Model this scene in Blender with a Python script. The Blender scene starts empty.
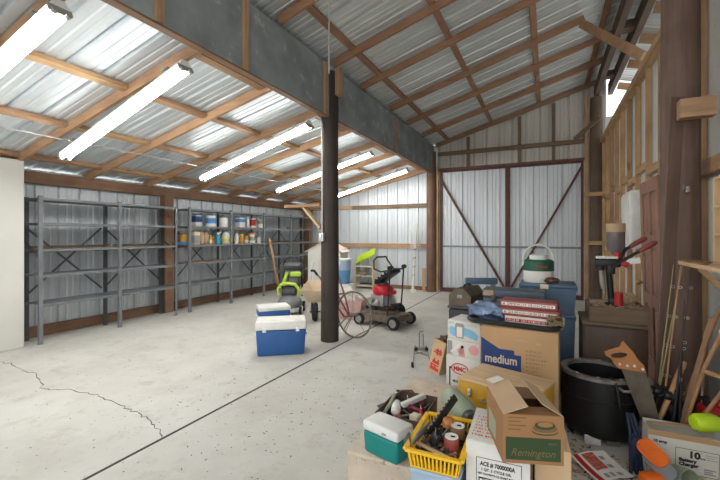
import bpy, bmesh, math, random
from mathutils import Matrix, Vector, Euler, noise
random.seed(11)
R = math.radians
COL = bpy.context.scene.collection
F = 385.0; A = R(26); CA = math.cos(A); SA = math.sin(A); CAM_H = 1.5

def P(px, py, zc):
    """world point seen at a photo pixel, zc metres in front of the camera"""
    u = (px - 360) / F; v = (235 - py) / F
    return Vector((zc * (u * CA - SA), zc * (u * SA + CA), CAM_H + v * zc))
def G(px, py, z=0.0):
    """world point seen at a photo pixel on the horizontal plane at height z"""
    return P(px, py, F * (CAM_H - z) / (py - 235))
def yat(px, X):
    return X / math.tan(math.atan((px - 360) / F) - A)

# ------------------------------------------------------------------ materials
def _nt(name):
    m = bpy.data.materials.new(name); m.use_nodes = True
    nt = m.node_tree; b = nt.nodes['Principled BSDF']
    return m, nt, b
def _ramp(nt, fac, stops):
    r = nt.nodes.new('ShaderNodeValToRGB')
    el = r.color_ramp.elements
    while len(el) < len(stops): el.new(0.5)
    for e, (p, c) in zip(el, stops):
        e.position = p; e.color = (*c, 1)
    nt.links.new(fac, r.inputs[0]); return r.outputs[0]
def _noise(nt, scale, detail=4, vec=None, rough=.55):
    n = nt.nodes.new('ShaderNodeTexNoise'); n.inputs['Scale'].default_value = scale
    n.inputs['Detail'].default_value = detail; n.inputs['Roughness'].default_value = rough
    if vec is not None: nt.links.new(vec, n.inputs['Vector'])
    return n.outputs['Fac']
def _coord(nt, scale=(1, 1, 1)):
    t = nt.nodes.new('ShaderNodeTexCoord'); mp = nt.nodes.new('ShaderNodeMapping')
    mp.inputs['Scale'].default_value = scale
    nt.links.new(t.outputs['Object'], mp.inputs['Vector']); return mp.outputs[0]
def _bump(nt, b, h, s, d=.01):
    bp = nt.nodes.new('ShaderNodeBump'); bp.inputs['Strength'].default_value = s; bp.inputs['Distance'].default_value = d
    nt.links.new(h, bp.inputs['Height']); nt.links.new(bp.outputs[0], b.inputs['Normal'])
def _mul(c, k): return tuple(max(0, min(1, x * k)) for x in c)
def mat(name, col, rough=.6, metal=0.0, var=.1, scale=7, bump=0.0, spots=None, alpha=1, trans=0):
    m, nt, b = _nt(name)
    v = _coord(nt)
    f = _noise(nt, scale, 5, v)
    c = _ramp(nt, f, [(.3, _mul(col, 1 - var)), (.7, _mul(col, 1 + var))])
    if spots:
        f2 = _noise(nt, spots[1], 6, v, .7)
        s = _ramp(nt, f2, [(spots[2], (0, 0, 0)), (min(1, spots[2] + .06), (1, 1, 1))])
        mx = nt.nodes.new('ShaderNodeMixRGB'); mx.inputs[2].default_value = (*spots[0], 1)
        nt.links.new(s, mx.inputs[0]); nt.links.new(c, mx.inputs[1]); c = mx.outputs[0]
    nt.links.new(c, b.inputs['Base Color'])
    b.inputs['Roughness'].default_value = rough; b.inputs['Metallic'].default_value = metal
    if alpha < 1: b.inputs['Alpha'].default_value = alpha
    if trans: b.inputs['Transmission Weight'].default_value = trans
    if bump: _bump(nt, b, f, bump)
    return m
def wood(name, col, axis='x', var=.28, rough=.72, knots=True, bump=.25):
    m, nt, b = _nt(name)
    k = {'x': (1.2, 16, 16), 'y': (16, 1.2, 16), 'z': (16, 16, 1.2)}[axis]
    f = _noise(nt, 1.6, 6, _coord(nt, k), .6)
    c = _ramp(nt, f, [(.25, _mul(col, 1 - var)), (.5, col), (.75, _mul(col, 1 + var * .8))])
    f2 = _noise(nt, 2.2, 3, _coord(nt))
    mx = nt.nodes.new('ShaderNodeMixRGB'); mx.blend_type = 'MULTIPLY'; mx.inputs[0].default_value = 1
    t = _ramp(nt, f2, [(.3, (.78, .74, .7)), (.65, (1.08, 1.06, 1.04))])
    nt.links.new(c, mx.inputs[1]); nt.links.new(t, mx.inputs[2])
    out = mx.outputs[0]
    if knots:
        f3 = _noise(nt, 5.5, 1, _coord(nt, {'x': (.55, 1.6, 1.6), 'y': (1.6, .55, 1.6), 'z': (1.6, 1.6, .55)}[axis]))
        s = _ramp(nt, f3, [(.74, (0, 0, 0)), (.8, (.7, .7, .7))])
        m2 = nt.nodes.new('ShaderNodeMixRGB'); m2.inputs[2].default_value = (*_mul(col, .35), 1)
        nt.links.new(s, m2.inputs[0]); nt.links.new(out, m2.inputs[1]); out = m2.outputs[0]
    nt.links.new(out, b.inputs['Base Color']); b.inputs['Roughness'].default_value = rough
    _bump(nt, b, f, bump, .006)
    return m
def sheet_metal(name, col, metal=.35, rough=.42, axis='z', dirt=.25, dirtcol=(.30, .26, .22)):
    m, nt, b = _nt(name)
    k = {'x': (.5, 5, 5), 'z': (5, 5, .5)}[axis]
    f = _noise(nt, 1.5, 5, _coord(nt, k), .6)
    c = _ramp(nt, f, [(.3, _mul(col, .93)), (.7, _mul(col, 1.05))])
    f2 = _noise(nt, 1.1, 8, _coord(nt), .7)
    s = _ramp(nt, f2, [(.52, (0, 0, 0)), (.75, (dirt,) * 3)])
    mx = nt.nodes.new('ShaderNodeMixRGB'); mx.inputs[2].default_value = (*dirtcol, 1)
    nt.links.new(s, mx.inputs[0]); nt.links.new(c, mx.inputs[1])
    f4 = _noise(nt, 26, 2, _coord(nt))
    s4 = _ramp(nt, f4, [(.73, (0, 0, 0)), (.77, (.7, .7, .7))])
    m4 = nt.nodes.new('ShaderNodeMixRGB'); m4.inputs[2].default_value = (.14, .12, .10, 1)
    nt.links.new(s4, m4.inputs[0]); nt.links.new(mx.outputs[0], m4.inputs[1])
    nt.links.new(m4.outputs[0], b.inputs['Base Color'])
    b.inputs['Metallic'].default_value = metal; b.inputs['Roughness'].default_value = rough
    f3 = _noise(nt, 3, 2, _coord(nt)); _bump(nt, b, f3, .02, .01)
    return m
def emit(name, col, s):
    m, nt, b = _nt(name)
    b.inputs['Base Color'].default_value = (*col, 1); b.inputs['Emission Color'].default_value = (*col, 1)
    b.inputs['Emission Strength'].default_value = s
    return m
def concrete():
    m, nt, b = _nt('concrete_slab')
    v = _coord(nt)
    f = _noise(nt, .8, 8, v, .65)
    c = _ramp(nt, f, [(.3, (.45, .43, .385)), (.5, (.55, .535, .49)), (.72, (.63, .615, .575))])
    def over(c, fac, lo, hi, k, col):
        s = _ramp(nt, fac, [(lo, (0, 0, 0)), (hi, (k, k, k))])
        mx = nt.nodes.new('ShaderNodeMixRGB'); mx.inputs[2].default_value = (*col, 1)
        nt.links.new(s, mx.inputs[0]); nt.links.new(c, mx.inputs[1]); return mx.outputs[0]
    c = over(c, _noise(nt, 4, 6, v, .7), .54, .70, .5, (.34, .31, .255))
    c = over(c, _noise(nt, 1.3, 5, v, .6), .58, .72, .4, (.36, .34, .28))
    c = over(c, _noise(nt, 38, 3, v, .6), .665, .71, .7, (.13, .115, .09))
    c = over(c, _noise(nt, 15, 3, v, .6), .71, .75, .8, (.16, .13, .10))
    c = over(c, _noise(nt, 2.6, 7, v, .7), .6, .75, .45, (.80, .79, .76))
    nt.links.new(c, b.inputs['Base Color']); b.inputs['Roughness'].default_value = .8
    b.inputs['Specular IOR Level'].default_value = .3
    _bump(nt, b, _noise(nt, 30, 4, v), .15, .004)
    return m

M = {}
M['floor'] = concrete()
M['roof'] = sheet_metal('galvanised_roof_sheet', (.66, .715, .75), .35, .38, 'x', .2)
M['roof2'] = sheet_metal('aged_roof_sheet', (.60, .625, .62), .45, .36, 'x', .3)
M['wall'] = sheet_metal('galvanised_wall_sheet', (.64, .685, .72), .25, .42, 'z', .12)
M['gable'] = sheet_metal('shaded_gable_sheet', (.56, .53, .48), .2, .55, 'z', .35)  # beige base and heavier dirt blotches put the gable's shade into the colour
M['white_sheet'] = sheet_metal('white_wall_sheet', (.72, .74, .72), .05, .5, 'z', .15)
M['girder'] = mat('grey_girder_cladding', (.26, .29, .295), .6, .2, .25, 3, .1, spots=((.42, .45, .45), 6, .60))
M['stub'] = mat('white_painted_board', (.72, .71, .66), .6, 0, .05, 2)
for ax in 'xyz':
    M['wood_' + ax] = wood('orange_lumber_' + ax, (.41, .25, .145), ax)
    M['roofwood_' + ax] = wood('brown_roof_lumber_' + ax, (.30, .165, .095), ax)
    M['tan_' + ax] = wood('tan_lumber_' + ax, (.52, .34, .18), ax)
    M['pale_' + ax] = wood('pale_lumber_' + ax, (.62, .44, .26), ax, .2)
    M['brown_' + ax] = wood('brown_lumber_' + ax, (.25, .145, .085), ax)
    M['dark_' + ax] = wood('dark_lumber_' + ax, (.125, .085, .06), ax)
M['pole'] = wood('dark_creosote_pole', (.045, .034, .028), 'z', .35)
M['pole2'] = wood('brown_round_pole', (.19, .105, .07), 'z', .35)
M['pole3'] = wood('reddish_brown_pole', (.155, .098, .075), 'z', .3)
M['rust'] = mat('red_oxide_steel', (.105, .035, .03), .55, .2, .25, 12)
M['rustw'] = mat('worn_red_oxide', (.16, .07, .055), .6, .1, .3, 14)
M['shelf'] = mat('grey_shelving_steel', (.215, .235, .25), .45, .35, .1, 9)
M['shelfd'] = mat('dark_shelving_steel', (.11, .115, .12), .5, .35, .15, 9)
M['conduit'] = mat('grey_conduit', (.55, .56, .56), .4, .5)
M['tube'] = emit('lit_fluorescent_tube', (1, .985, .95), 30)
M['fixture'] = mat('white_fixture_enamel', (.86, .86, .84), .4)
M['socket'] = mat('lamp_socket', (.35, .33, .3), .5, .3)
def pl(n, c, r=.45, v=.06, **k): M[n] = mat(n, c, r, 0, v, 9, **k)
pl('blue_plastic', (.022, .10, .30)); pl('white_plastic', (.80, .79, .74)); pl('teal_plastic', (.0, .205, .185))
pl('offwhite_plastic', (.70, .70, .66)); pl('black_plastic', (.012, .012, .013)); pl('yellow_plastic', (.82, .47, .012))
pl('tote_blue', (.085, .145, .22)); pl('navy', (.012, .022, .06)); pl('trunk_grey', (.075, .10, .125))
pl('lightblue', (.34, .44, .55), .35); pl('lime', (.50, .70, .02)); pl('lime_mower', (.42, .60, .06)); pl('orange', (.80, .15, .01))
pl('red', (.42, .015, .018)); pl('dullred', (.27, .06, .05)); pl('sage', (.27, .32, .22)); pl('green', (.012, .10, .055))
pl('grey_plastic', (.20, .21, .225)); pl('dark_grey', (.05, .052, .055)); pl('cream', (.70, .62, .45)); pl('amber', (.52, .26, .03))
pl('pink', (.58, .36, .33), .6); pl('palepink', (.66, .50, .46), .6); pl('tan', (.45, .33, .22), .8); pl('beige_tray', (.62, .49, .34), .5)
pl('cyan', (.02, .33, .45)); pl('jug_yellow', (.85, .75, .12)); pl('photo_blue', (.07, .24, .55)); pl('maroon', (.20, .02, .035))
pl('ink', (.02, .02, .022), .8); pl('red_ink', (.55, .04, .03), .8); pl('navy_ink', (.022, .05, .16), .85); pl('green_ink', (.03, .055, .018), .9)
pl('tan_ink', (.16, .115, .045), .9); pl('dull_ink', (.17, .085, .03), .85); pl('skyblue_ink', (.22, .48, .68), .8); pl('pink_ink', (.75, .35, .38), .8)
pl('grey_ink', (.3, .3, .3), .8); pl('pale_ink', (.62, .5, .36), .8); pl('brown_ink', (.22, .12, .06), .85)
pl('paper', (.74, .72, .66), .8); pl('handgrip_black', (.02, .02, .02), .7); pl('blue_lid', (.03, .12, .33)); pl('waterblue', (.10, .28, .52), .3)
M['carton'] = mat('brown_cardboard', (.46, .285, .14), .85, 0, .08, 3, .03)
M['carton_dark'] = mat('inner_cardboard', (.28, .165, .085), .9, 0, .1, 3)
M['carton2'] = mat('printed_box_cardboard', (.29, .145, .058), .85, 0, .08, 3, .03)
M['carton_flap'] = mat('pale_cardboard_flap', (.48, .33, .20), .85, 0, .08, 3)
M['carton_white'] = mat('white_carton_board', (.66, .645, .60), .8, 0, .07, 5)
M['carton_tan'] = mat('tan_carton', (.55, .38, .22), .85, 0, .1, 4)
M['old_white'] = mat('stained_white_carton', (.66, .63, .55), .8, 0, .08, 4, 0, spots=((.42, .30, .16), 6, .66))
M['crate'] = mat('cream_crate_paint', (.56, .46, .36), .85, 0, .14, 8, .1, spots=((.24, .16, .11), 12, .60))
M['yellow_paint'] = mat('ochre_paint', (.55, .30, .02), .55, 0, .2, 6, .05)
M['steel'] = mat('bright_steel', (.55, .55, .54), .3, .9, .1, 20)
M['dull_steel'] = mat('dull_steel', (.30, .29, .27), .5, .8, .2, 16)
M['saw_steel'] = mat('tarnished_saw_steel', (.12, .098, .072), .5, .6, .3, 9)
M['rim_steel'] = mat('grimy_rim_steel', (.25, .235, .21), .55, .5, .35, 22)
M['black_paint'] = mat('black_drum_paint', (.007, .007, .008), .5, 0, .3, 9)
M['rubber'] = mat('black_rubber', (.02, .02, .02), .85)
M['engine'] = mat('engine_alloy', (.40, .40, .40), .45, .7, .2, 20)
M['engine_red'] = mat('engine_red', (.55, .012, .02), .35)
M['deck'] = mat('dirty_mower_deck', (.19, .15, .115), .75, .1, .35, 14, .1)
M['rusty_red'] = mat('faded_red_handle', (.26, .12, .10), .7, .1, .25, 14)
M['saw_handle'] = mat('orange_beech', (.40, .155, .04), .5, 0, .15, 12)
M['toolbox_brown'] = mat('brown_metal_case', (.115, .085, .06), .5, .3, .2, 9)
M['door_red'] = mat('reddish_door_paint', (.33, .165, .115), .6, 0, .12, 5, .04)
M['bag'] = mat('clear_blue_bag', (.17, .24, .37), .2, 0, .55, 5, .3, spots=((.62, .66, .70), 7, .60))
M['cloth'] = mat('white_cloth', (.66, .63, .58), .9, 0, .08, 6, .1)
M['veneer'] = wood('brown_veneer', (.095, .055, .033), 'z', .25, .5, False, .05)
M['greywood'] = wood('weathered_board', (.19, .135, .085), 'x', .3)
M['debris'] = mat('wood_chip', (.36, .20, .10), .9, 0, .5, 60)
M['dirt'] = mat('dark_dirt', (.06, .052, .042), .95, 0, .3, 30)
M['camo'] = mat('camouflage_strap', (.17, .13, .07), .9, 0, .6, 40)
M['bamboo'] = wood('varnished_stick', (.50, .29, .14), 'z', .2, .5, False, .1)
M['birch'] = wood('worn_bentwood', (.40, .22, .11), 'z', .25, .55, False, .1)
M['brass'] = mat('old_brass', (.45, .33, .14), .4, .8)
M['blackrod'] = mat('black_rod', (.015, .015, .016), .4)
M['olive_rod'] = mat('olive_rod', (.30, .26, .11), .4)
M['photo_pic'] = mat('printed_photo_colour', (.45, .12, .08), .4, 0, .7, 60)
M['brownlump'] = mat('brown_leather', (.12, .06, .035), .7, 0, .3, 18)
M['smoke'] = mat('smoky_plastic', (.16, .13, .135), .25, 0, .1, 10)
M['dust'] = mat('dusty_board', (.36, .31, .25), .9, 0, .25, 30)

# ------------------------------------------------------------------ mesh building
class MB:
    def __init__(s): s.bm = bmesh.new()
    def _fin(s, verts, mi):
        fs = {f for v in verts for f in v.link_faces}
        for f in fs: f.material_index = mi
        return fs
    def box(s, c, d, rot=(0, 0, 0), bev=0, mi=0, seg=2):
        mx = Matrix.Translation(c) @ Euler(rot).to_matrix().to_4x4() @ Matrix.Diagonal((*d, 1))
        vs = bmesh.ops.create_cube(s.bm, size=1, matrix=mx)['verts']
        s._fin(vs, mi)
        if bev:
            es = list({e for v in vs for e in v.link_edges})
            r = bmesh.ops.bevel(s.bm, geom=es, offset=bev, segments=seg, affect='EDGES', profile=.5, material=mi)
        return s
    def span(s, a, b, bev=0, mi=0):
        a = Vector(a); b = Vector(b)
        return s.box((a + b) / 2, tuple(abs(x) for x in (b - a)), bev=bev, mi=mi)
    def bar(s, p0, p1, w, h, up=(0, 0, 1), bev=0, mi=0):
        p0 = Vector(p0); p1 = Vector(p1); d = p1 - p0; L = d.length; y = d.normalized(); up = Vector(up)
        x = y.cross(up)
        if x.length < 1e-4: x = y.cross(Vector((1, 0, 0)))
        x.normalize(); z = x.cross(y)
        mx = Matrix((x, y, z)).transposed().to_4x4(); mx.translation = (p0 + p1) / 2
        vs = bmesh.ops.create_cube(s.bm, size=1, matrix=mx @ Matrix.Diagonal((w, L, h, 1)))['verts']
        s._fin(vs, mi)
        if bev:
            es = list({e for v in vs for e in v.link_edges})
            bmesh.ops.bevel(s.bm, geom=es, offset=bev, segments=1, affect='EDGES', material=mi)
        return s
    def cyl(s, p0, p1, r0, r1=None, n=20, mi=0, caps=True):
        p0 = Vector(p0); p1 = Vector(p1); d = p1 - p0
        q = Vector((0, 0, 1)).rotation_difference(d.normalized()).to_matrix().to_4x4(); q.translation = (p0 + p1) / 2
        vs = bmesh.ops.create_cone(s.bm, cap_ends=caps, segments=n, radius1=r0, radius2=r0 if r1 is None else r1, depth=d.length, matrix=q)['verts']
        s._fin(vs, mi); return s
    def lathe(s, prof, n=28, mx=None, mi=0):
        mx = mx or Matrix.Identity(4); rings = []
        for r, z in prof:
            if r < 1e-5: rings.append([s.bm.verts.new(mx @ Vector((0, 0, z)))])
            else: rings.append([s.bm.verts.new(mx @ Vector((r * math.cos(2 * math.pi * k / n), r * math.sin(2 * math.pi * k / n), z))) for k in range(n)])
        for a, b in zip(rings, rings[1:]):
            for k in range(n):
                k2 = (k + 1) % n
                vs = [a[k % len(a)], a[k2 % len(a)], b[k2 % len(b)], b[k % len(b)]]
                u = []
                for v in vs:
                    if v not in u: u.append(v)
                if len(u) >= 3:
                    try: s.bm.faces.new(u).material_index = mi
                    except ValueError: pass
        return s
    def tube(s, pts, r, n=8, mi=0, closed=False, radii=None):
        pts = [Vector(p) for p in pts]; N = len(pts); rings = []; prev = None
        for i, p in enumerate(pts):
            if closed: t = (pts[(i + 1) % N] - pts[i - 1])
            else: t = pts[min(i + 1, N - 1)] - pts[max(i - 1, 0)]
            t.normalize()
            if prev is None:
                x = t.orthogonal().normalized()
            else:
                x = (prev - t * prev.dot(t)).normalized()
            prev = x; y = t.cross(x); rr = radii[i] if radii else r
            rings.append([s.bm.verts.new(p + (x * math.cos(2 * math.pi * k / n) + y * math.sin(2 * math.pi * k / n)) * rr) for k in range(n)])
        m = N if closed else N - 1
        for i in range(m):
            a = rings[i]; b = rings[(i + 1) % N]
            for k in range(n):
                s.bm.faces.new((a[k], a[(k + 1) % n], b[(k + 1) % n], b[k])).material_index = mi
        if not closed:
            s.bm.faces.new(rings[0][::-1]).material_index = mi; s.bm.faces.new(rings[-1]).material_index = mi
        return s
    def prism(s, poly, h, mx=None, mi=0):
        mx = mx or Matrix.Identity(4)
        lo = [s.bm.verts.new(mx @ Vector((x, y, 0))) for x, y in poly]
        hi = [s.bm.verts.new(mx @ Vector((x, y, h))) for x, y in poly]
        n = len(poly)
        fs = [s.bm.faces.new(lo[::-1]), s.bm.faces.new(hi)]
        for k in range(n): fs.append(s.bm.faces.new((lo[k], lo[(k + 1) % n], hi[(k + 1) % n], hi[k])))
        for f in fs: f.material_index = mi
        return s
    def ball(s, c, r, n=16, mi=0, rot=(0, 0, 0)):
        if not hasattr(r, '__len__'): r = (r, r, r)
        mx = Matrix.Translation(c) @ Euler(rot).to_matrix().to_4x4() @ Matrix.Diagonal((*r, 1))
        vs = bmesh.ops.create_uvsphere(s.bm, u_segments=n, v_segments=max(6, n * 2 // 3), radius=1, matrix=mx)['verts']
        s._fin(vs, mi); return s
    def lump(s, c, r, amp=.25, fr=3, seed=0, sub=3, mi=0):
        vs = bmesh.ops.create_icosphere(s.bm, subdivisions=sub, radius=1)['verts']
        for v in vs:
            d = v.co.normalized(); k = 1 + amp * noise.noise(d * fr + Vector((seed * 7.3, seed, 0)))
            v.co = Vector(c) + Vector((d.x * r[0], d.y * r[1], d.z * r[2])) * k
        s._fin(vs, mi); return s
    def skin(s, f, nu, nv, th, mi=0):
        """a sheet f(u,v) with thickness th (downwards)"""
        top = [[s.bm.verts.new(Vector(f(i / nu, j / nv))) for j in range(nv + 1)] for i in range(nu + 1)]
        bot = [[s.bm.verts.new(v.co - Vector((0, 0, th))) for v in r] for r in top]
        fs = []
        for i in range(nu):
            for j in range(nv):
                fs.append(s.bm.faces.new((top[i][j], top[i + 1][j], top[i + 1][j + 1], top[i][j + 1])))
                fs.append(s.bm.faces.new((bot[i][j], bot[i][j + 1], bot[i + 1][j + 1], bot[i + 1][j])))
        for i in range(nu):
            for j in (0, nv): fs.append(s.bm.faces.new((top[i][j], top[i + 1][j], bot[i + 1][j], bot[i][j])))
        for j in range(nv):
            for i in (0, nu): fs.append(s.bm.faces.new((top[i][j], top[i][j + 1], bot[i][j + 1], bot[i][j])))
        for q in fs: q.material_index = mi
        return s
    def tray(s, w, d, h, t, taper=0, mi=0, bev=0):
        """open box on z=0, centred, wall thickness t, wider at the top by taper"""
        def ring(hw, hd, z): return [s.bm.verts.new((x * hw, y * hd, z)) for x, y in ((-1, -1), (1, -1), (1, 1), (-1, 1))]
        o0 = ring(w / 2 - taper, d / 2 - taper, 0); o1 = ring(w / 2, d / 2, h)
        i1 = ring(w / 2 - t, d / 2 - t, h); i0 = ring(w / 2 - taper - t, d / 2 - taper - t, t)
        fs = [s.bm.faces.new(o0[::-1]), s.bm.faces.new(i0)]
        for a, b in ((o0, o1), (o1, i1), (i1, i0)):
            for k in range(4): fs.append(s.bm.faces.new((a[k], a[(k + 1) % 4], b[(k + 1) % 4], b[k])))
        for f in fs: f.material_index = mi
        return s
    def xf(s, mx):
        bmesh.ops.transform(s.bm, matrix=mx, verts=s.bm.verts); return s

def obj(name, mb, mats, parent=None, loc=(0, 0, 0), rot=(0, 0, 0), smooth=35, label=None):
    bmesh.ops.recalc_face_normals(mb.bm, faces=mb.bm.faces)
    me = bpy.data.meshes.new(name); mb.bm.to_mesh(me); mb.bm.free()
    for m in (mats if isinstance(mats, (list, tuple)) else [mats]): me.materials.append(M[m] if isinstance(m, str) else m)
    if smooth:
        me.shade_smooth(); me.set_sharp_from_angle(angle=R(smooth))
    o = bpy.data.objects.new(name, me); COL.objects.link(o)
    o.location = loc; o.rotation_euler = rot
    if parent: o.parent = parent
    if label: o['label'] = label
    return o
def tag(o, label, cat, group=None, kind=None):
    o['label'] = label; o['category'] = cat
    if group: o['group'] = group
    if kind: o['kind'] = kind
    return o
def thing(name, label, cat, loc=(0, 0, 0), rotz=0, group=None, rot=None):
    o = bpy.data.objects.new(name, None); COL.objects.link(o); o.empty_display_size = .1
    o.location = loc; o.rotation_euler = rot or (0, 0, rotz)
    return tag(o, label, cat, group)
def solo(name, mb, mats, label, cat, loc=(0, 0, 0), rotz=0, group=None, rot=None, smooth=35, kind=None):
    return tag(obj(name, mb, mats, None, loc, rot or (0, 0, rotz), smooth), label, cat, group, kind)
def struct(name, mb, mats, label, cat, smooth=35, parent=None):
    o = obj(name, mb, mats, parent, smooth=smooth)
    if not parent: tag(o, label, cat, None, 'structure')
    return o
def text(s, size, m, parent, loc, rot=(R(90), 0, 0), name='lettering', align='LEFT', bold=0, shear=0, ext=.0004, sx=1):
    cu = bpy.data.curves.new('t', 'FONT'); cu.body = s; cu.size = size; cu.align_x = align; cu.extrude = ext
    cu.offset = bold; cu.shear = shear; cu.resolution_u = 3
    to = bpy.data.objects.new('t', cu)
    me = bpy.data.meshes.new_from_object(to); bpy.data.objects.remove(to)
    me.name = name; me.materials.clear(); me.materials.append(M[m])
    o = bpy.data.objects.new(name, me); COL.objects.link(o); o.parent = parent; o.location = loc; o.rotation_euler = rot
    o.scale = (sx, 1, 1)
    return o
def deco(polys, m, parent, loc=(0, 0, 0), rot=(R(90), 0, 0), name='printed_patch', h=.0006):
    """flat printed shapes on a face: polygons in the face's own x, y"""
    mb = MB()
    for p in polys: mb.prism(p, h)
    return obj(name, mb, m, parent, loc, rot, smooth=0)
def scribble(rows, m, parent, rot=(R(90), 0, 0), off=-.0004, name='worn_print', seed=1):
    """rows of worn, unreadable print: (x, y, length, height)"""
    rnd = random.Random(seed); polys = []
    for x, y, L, h in rows:
        q = x
        while q < x + L:
            w_ = h * rnd.uniform(.35, .75); k = rnd.random()
            if k < .45: polys.append(rect(q, y, q + w_ * .4, y + h))
            elif k < .75: polys += [rect(q, y, q + w_ * .3, y + h), rect(q + w_ * .3, y + h * .6 * rnd.random(), q + w_, y + h * .75)]
            else: polys += [rect(q, y, q + w_, y + h * .3), rect(q, y + h * .7, q + w_ * .8, y + h)]
            q += w_ + h * (.18 if rnd.random() < .82 else .6)
    return deco(polys, m, parent, (0, off, 0), rot, name)
def orient(z, y):
    z = Vector(z).normalized(); x = Vector(y).cross(z).normalized(); y2 = z.cross(x)
    return Matrix((x, y2, z)).transposed().to_euler()
def rect(x0, y0, x1, y1): return [(x0, y0), (x1, y0), (x1, y1), (x0, y1)]
def frame(x0, y0, x1, y1, t): return [rect(x0, y0, x1, y0 + t), rect(x0, y1 - t, x1, y1), rect(x0, y0 + t, x0 + t, y1 - t), rect(x1 - t, y0 + t, x1, y1 - t)]
def oval(cx, cy, rx, ry, n=24): return [(cx + rx * math.cos(2 * math.pi * k / n), cy + ry * math.sin(2 * math.pi * k / n)) for k in range(n)]
def copy_tree(o, parent=None):
    c = o.copy(); COL.objects.link(c); c.parent = parent
    for ch in list(o.children): copy_tree(ch, c)
    return c
def arc(c, r, a0, a1, n, ax='xz'):
    out = []
    for k in range(n + 1):
        t = a0 + (a1 - a0) * k / n; x = r * math.cos(t); y = r * math.sin(t)
        out.append((c[0] + x, c[1], c[2] + y) if ax == 'xz' else ((c[0] + x, c[1] + y, c[2]) if ax == 'xy' else (c[0], c[1] + x, c[2] + y)))
    return out
# ------------------------------------------------------------------ camera, light
cam = bpy.data.cameras.new('camera'); cam.lens = F / 720 * 36; cam.sensor_width = 36; cam.sensor_fit = 'HORIZONTAL'
cam.shift_y = -5 / 720; cam.clip_start = .05
co = bpy.data.objects.new('camera', cam); COL.objects.link(co); co.location = (0, 0, CAM_H); co.rotation_euler = (R(90), 0, A)
sc = bpy.context.scene; sc.camera = co
w = bpy.data.worlds.new('sky'); sc.world = w; w.use_nodes = True
wn = w.node_tree; bg = wn.nodes['Background']
tc = wn.nodes.new('ShaderNodeTexCoord'); sx = wn.nodes.new('ShaderNodeSeparateXYZ'); wn.links.new(tc.outputs['Generated'], sx.inputs[0])
sky = _ramp(wn, sx.outputs['Z'], [(0, (.93, .93, .90)), (.5, (.90, .95, 1))])
wn.links.new(sky, bg.inputs[0]); bg.inputs[1].default_value = 1.7
sc.view_settings.view_transform = 'Standard'; sc.view_settings.look = 'None'; sc.view_settings.gamma = 1
sc.view_settings.use_curve_mapping = False; sc.view_settings.exposure = 0.32

# ------------------------------------------------------------------ setting
def zL(X): return 2.36 + .227 * (X + 6.7)      # underside of the low roof's rafters
def zR(X): return 3.80 + .29 * (X + 2.65)      # underside of the high roof's rafters
RIB = [(0, 0), (.070, 0), (.080, .007), (.094, .007), (.104, 0), (.152, 0), (.162, .007), (.176, .007), (.186, 0), (.245, 0), (.258, .034), (.282, .034), (.295, 0)]
def corr(mb, fa, fb, n, length, pitch=.305):
    """ribbed sheet: fa(u), fb(u) give its two edges, ribs stand out along n"""
    n = Vector(n); prev = None; u = 0
    pts = []
    k = 0
    while k * pitch < length:
        for x, h in RIB:
            if k * pitch + x * pitch / .305 <= length: pts.append((k * pitch + x * pitch / .305, h))
        k += 1
    pts.append((length, 0))
    for u, h in pts:
        a = mb.bm.verts.new(Vector(fa(u)) + n * h); b = mb.bm.verts.new(Vector(fb(u)) + n * h)
        if prev: mb.bm.faces.new((prev[0], a, b, prev[1]))
        prev = (a, b)
    return mb
def thick(o, t=.0012):
    md = o.modifiers.new('sheet', 'SOLIDIFY'); md.thickness = t; md.offset = 0
    return o
YB = 10.2; YF = -1.6
mb = MB(); mb.span((-8, -7, -.15), (7, 12, 0)); struct('floor', mb, 'floor', 'dusty pale concrete floor with dark specks', 'floor')
mb = MB(); mb.span((-2.563, YF, .0002), (-2.540, YB - .05, .0025)); struct('trim_1', mb, 'dirt', 'straight dark control joint across the concrete floor', 'floor joint')
cr = [G(*p) for p in ((-12, 361), (0, 362), (14, 364), (22, 371), (38, 374), (42, 388), (52, 390), (66, 389), (84, 393), (100, 396), (118, 404), (132, 411), (146, 418), (157, 428), (166, 440))]
mb = MB()
pts = []
for a, b in zip(cr, cr[1:]):
    for k in range(5): pts.append(a.lerp(b, k / 5) + Vector((random.uniform(-.02, .02), random.uniform(-.02, .02), 0)))
for a, b in zip(pts, pts[1:]): mb.bar(a + Vector((0, 0, .0005)), b + Vector((0, 0, .0005)), random.uniform(.003, .009), .002)
struct('trim_2', mb, 'dirt', 'jagged crack wandering over the left floor slab', 'floor crack')

# roofs
mb = MB(); corr(mb, lambda u: (-7.1, YF + u, zL(-7.1) + .145), lambda u: (-2.935, YF + u, zL(-2.935) + .145), (-.221, 0, .975), YB - YF + .1)
thick(struct('ceiling', mb, 'roof', 'ribbed galvanised sheets of the low lean-to roof', 'roof', 0))
mb = MB(); corr(mb, lambda u: (-2.95, YF + u, zR(-2.95) + .145), lambda u: (1.16, YF + u, zR(1.16) + .145), (-.279, 0, .96), YB - YF + .1)
thick(struct('ceiling_high', mb, 'roof2', 'ribbed metal sheets of the high main roof', 'roof', 0))
zr = zR(1.16) + .145
mb = MB(); corr(mb, lambda u: (1.155, YF + u, zr), lambda u: (6.2, YF + u, zr - .29 * 5.045), (.279, 0, .96), YB - YF + .1)
thick(struct('ceiling_far', mb, 'roof2', 'ribbed metal roof sheets seen beyond the stud wall', 'roof', 0))
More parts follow.
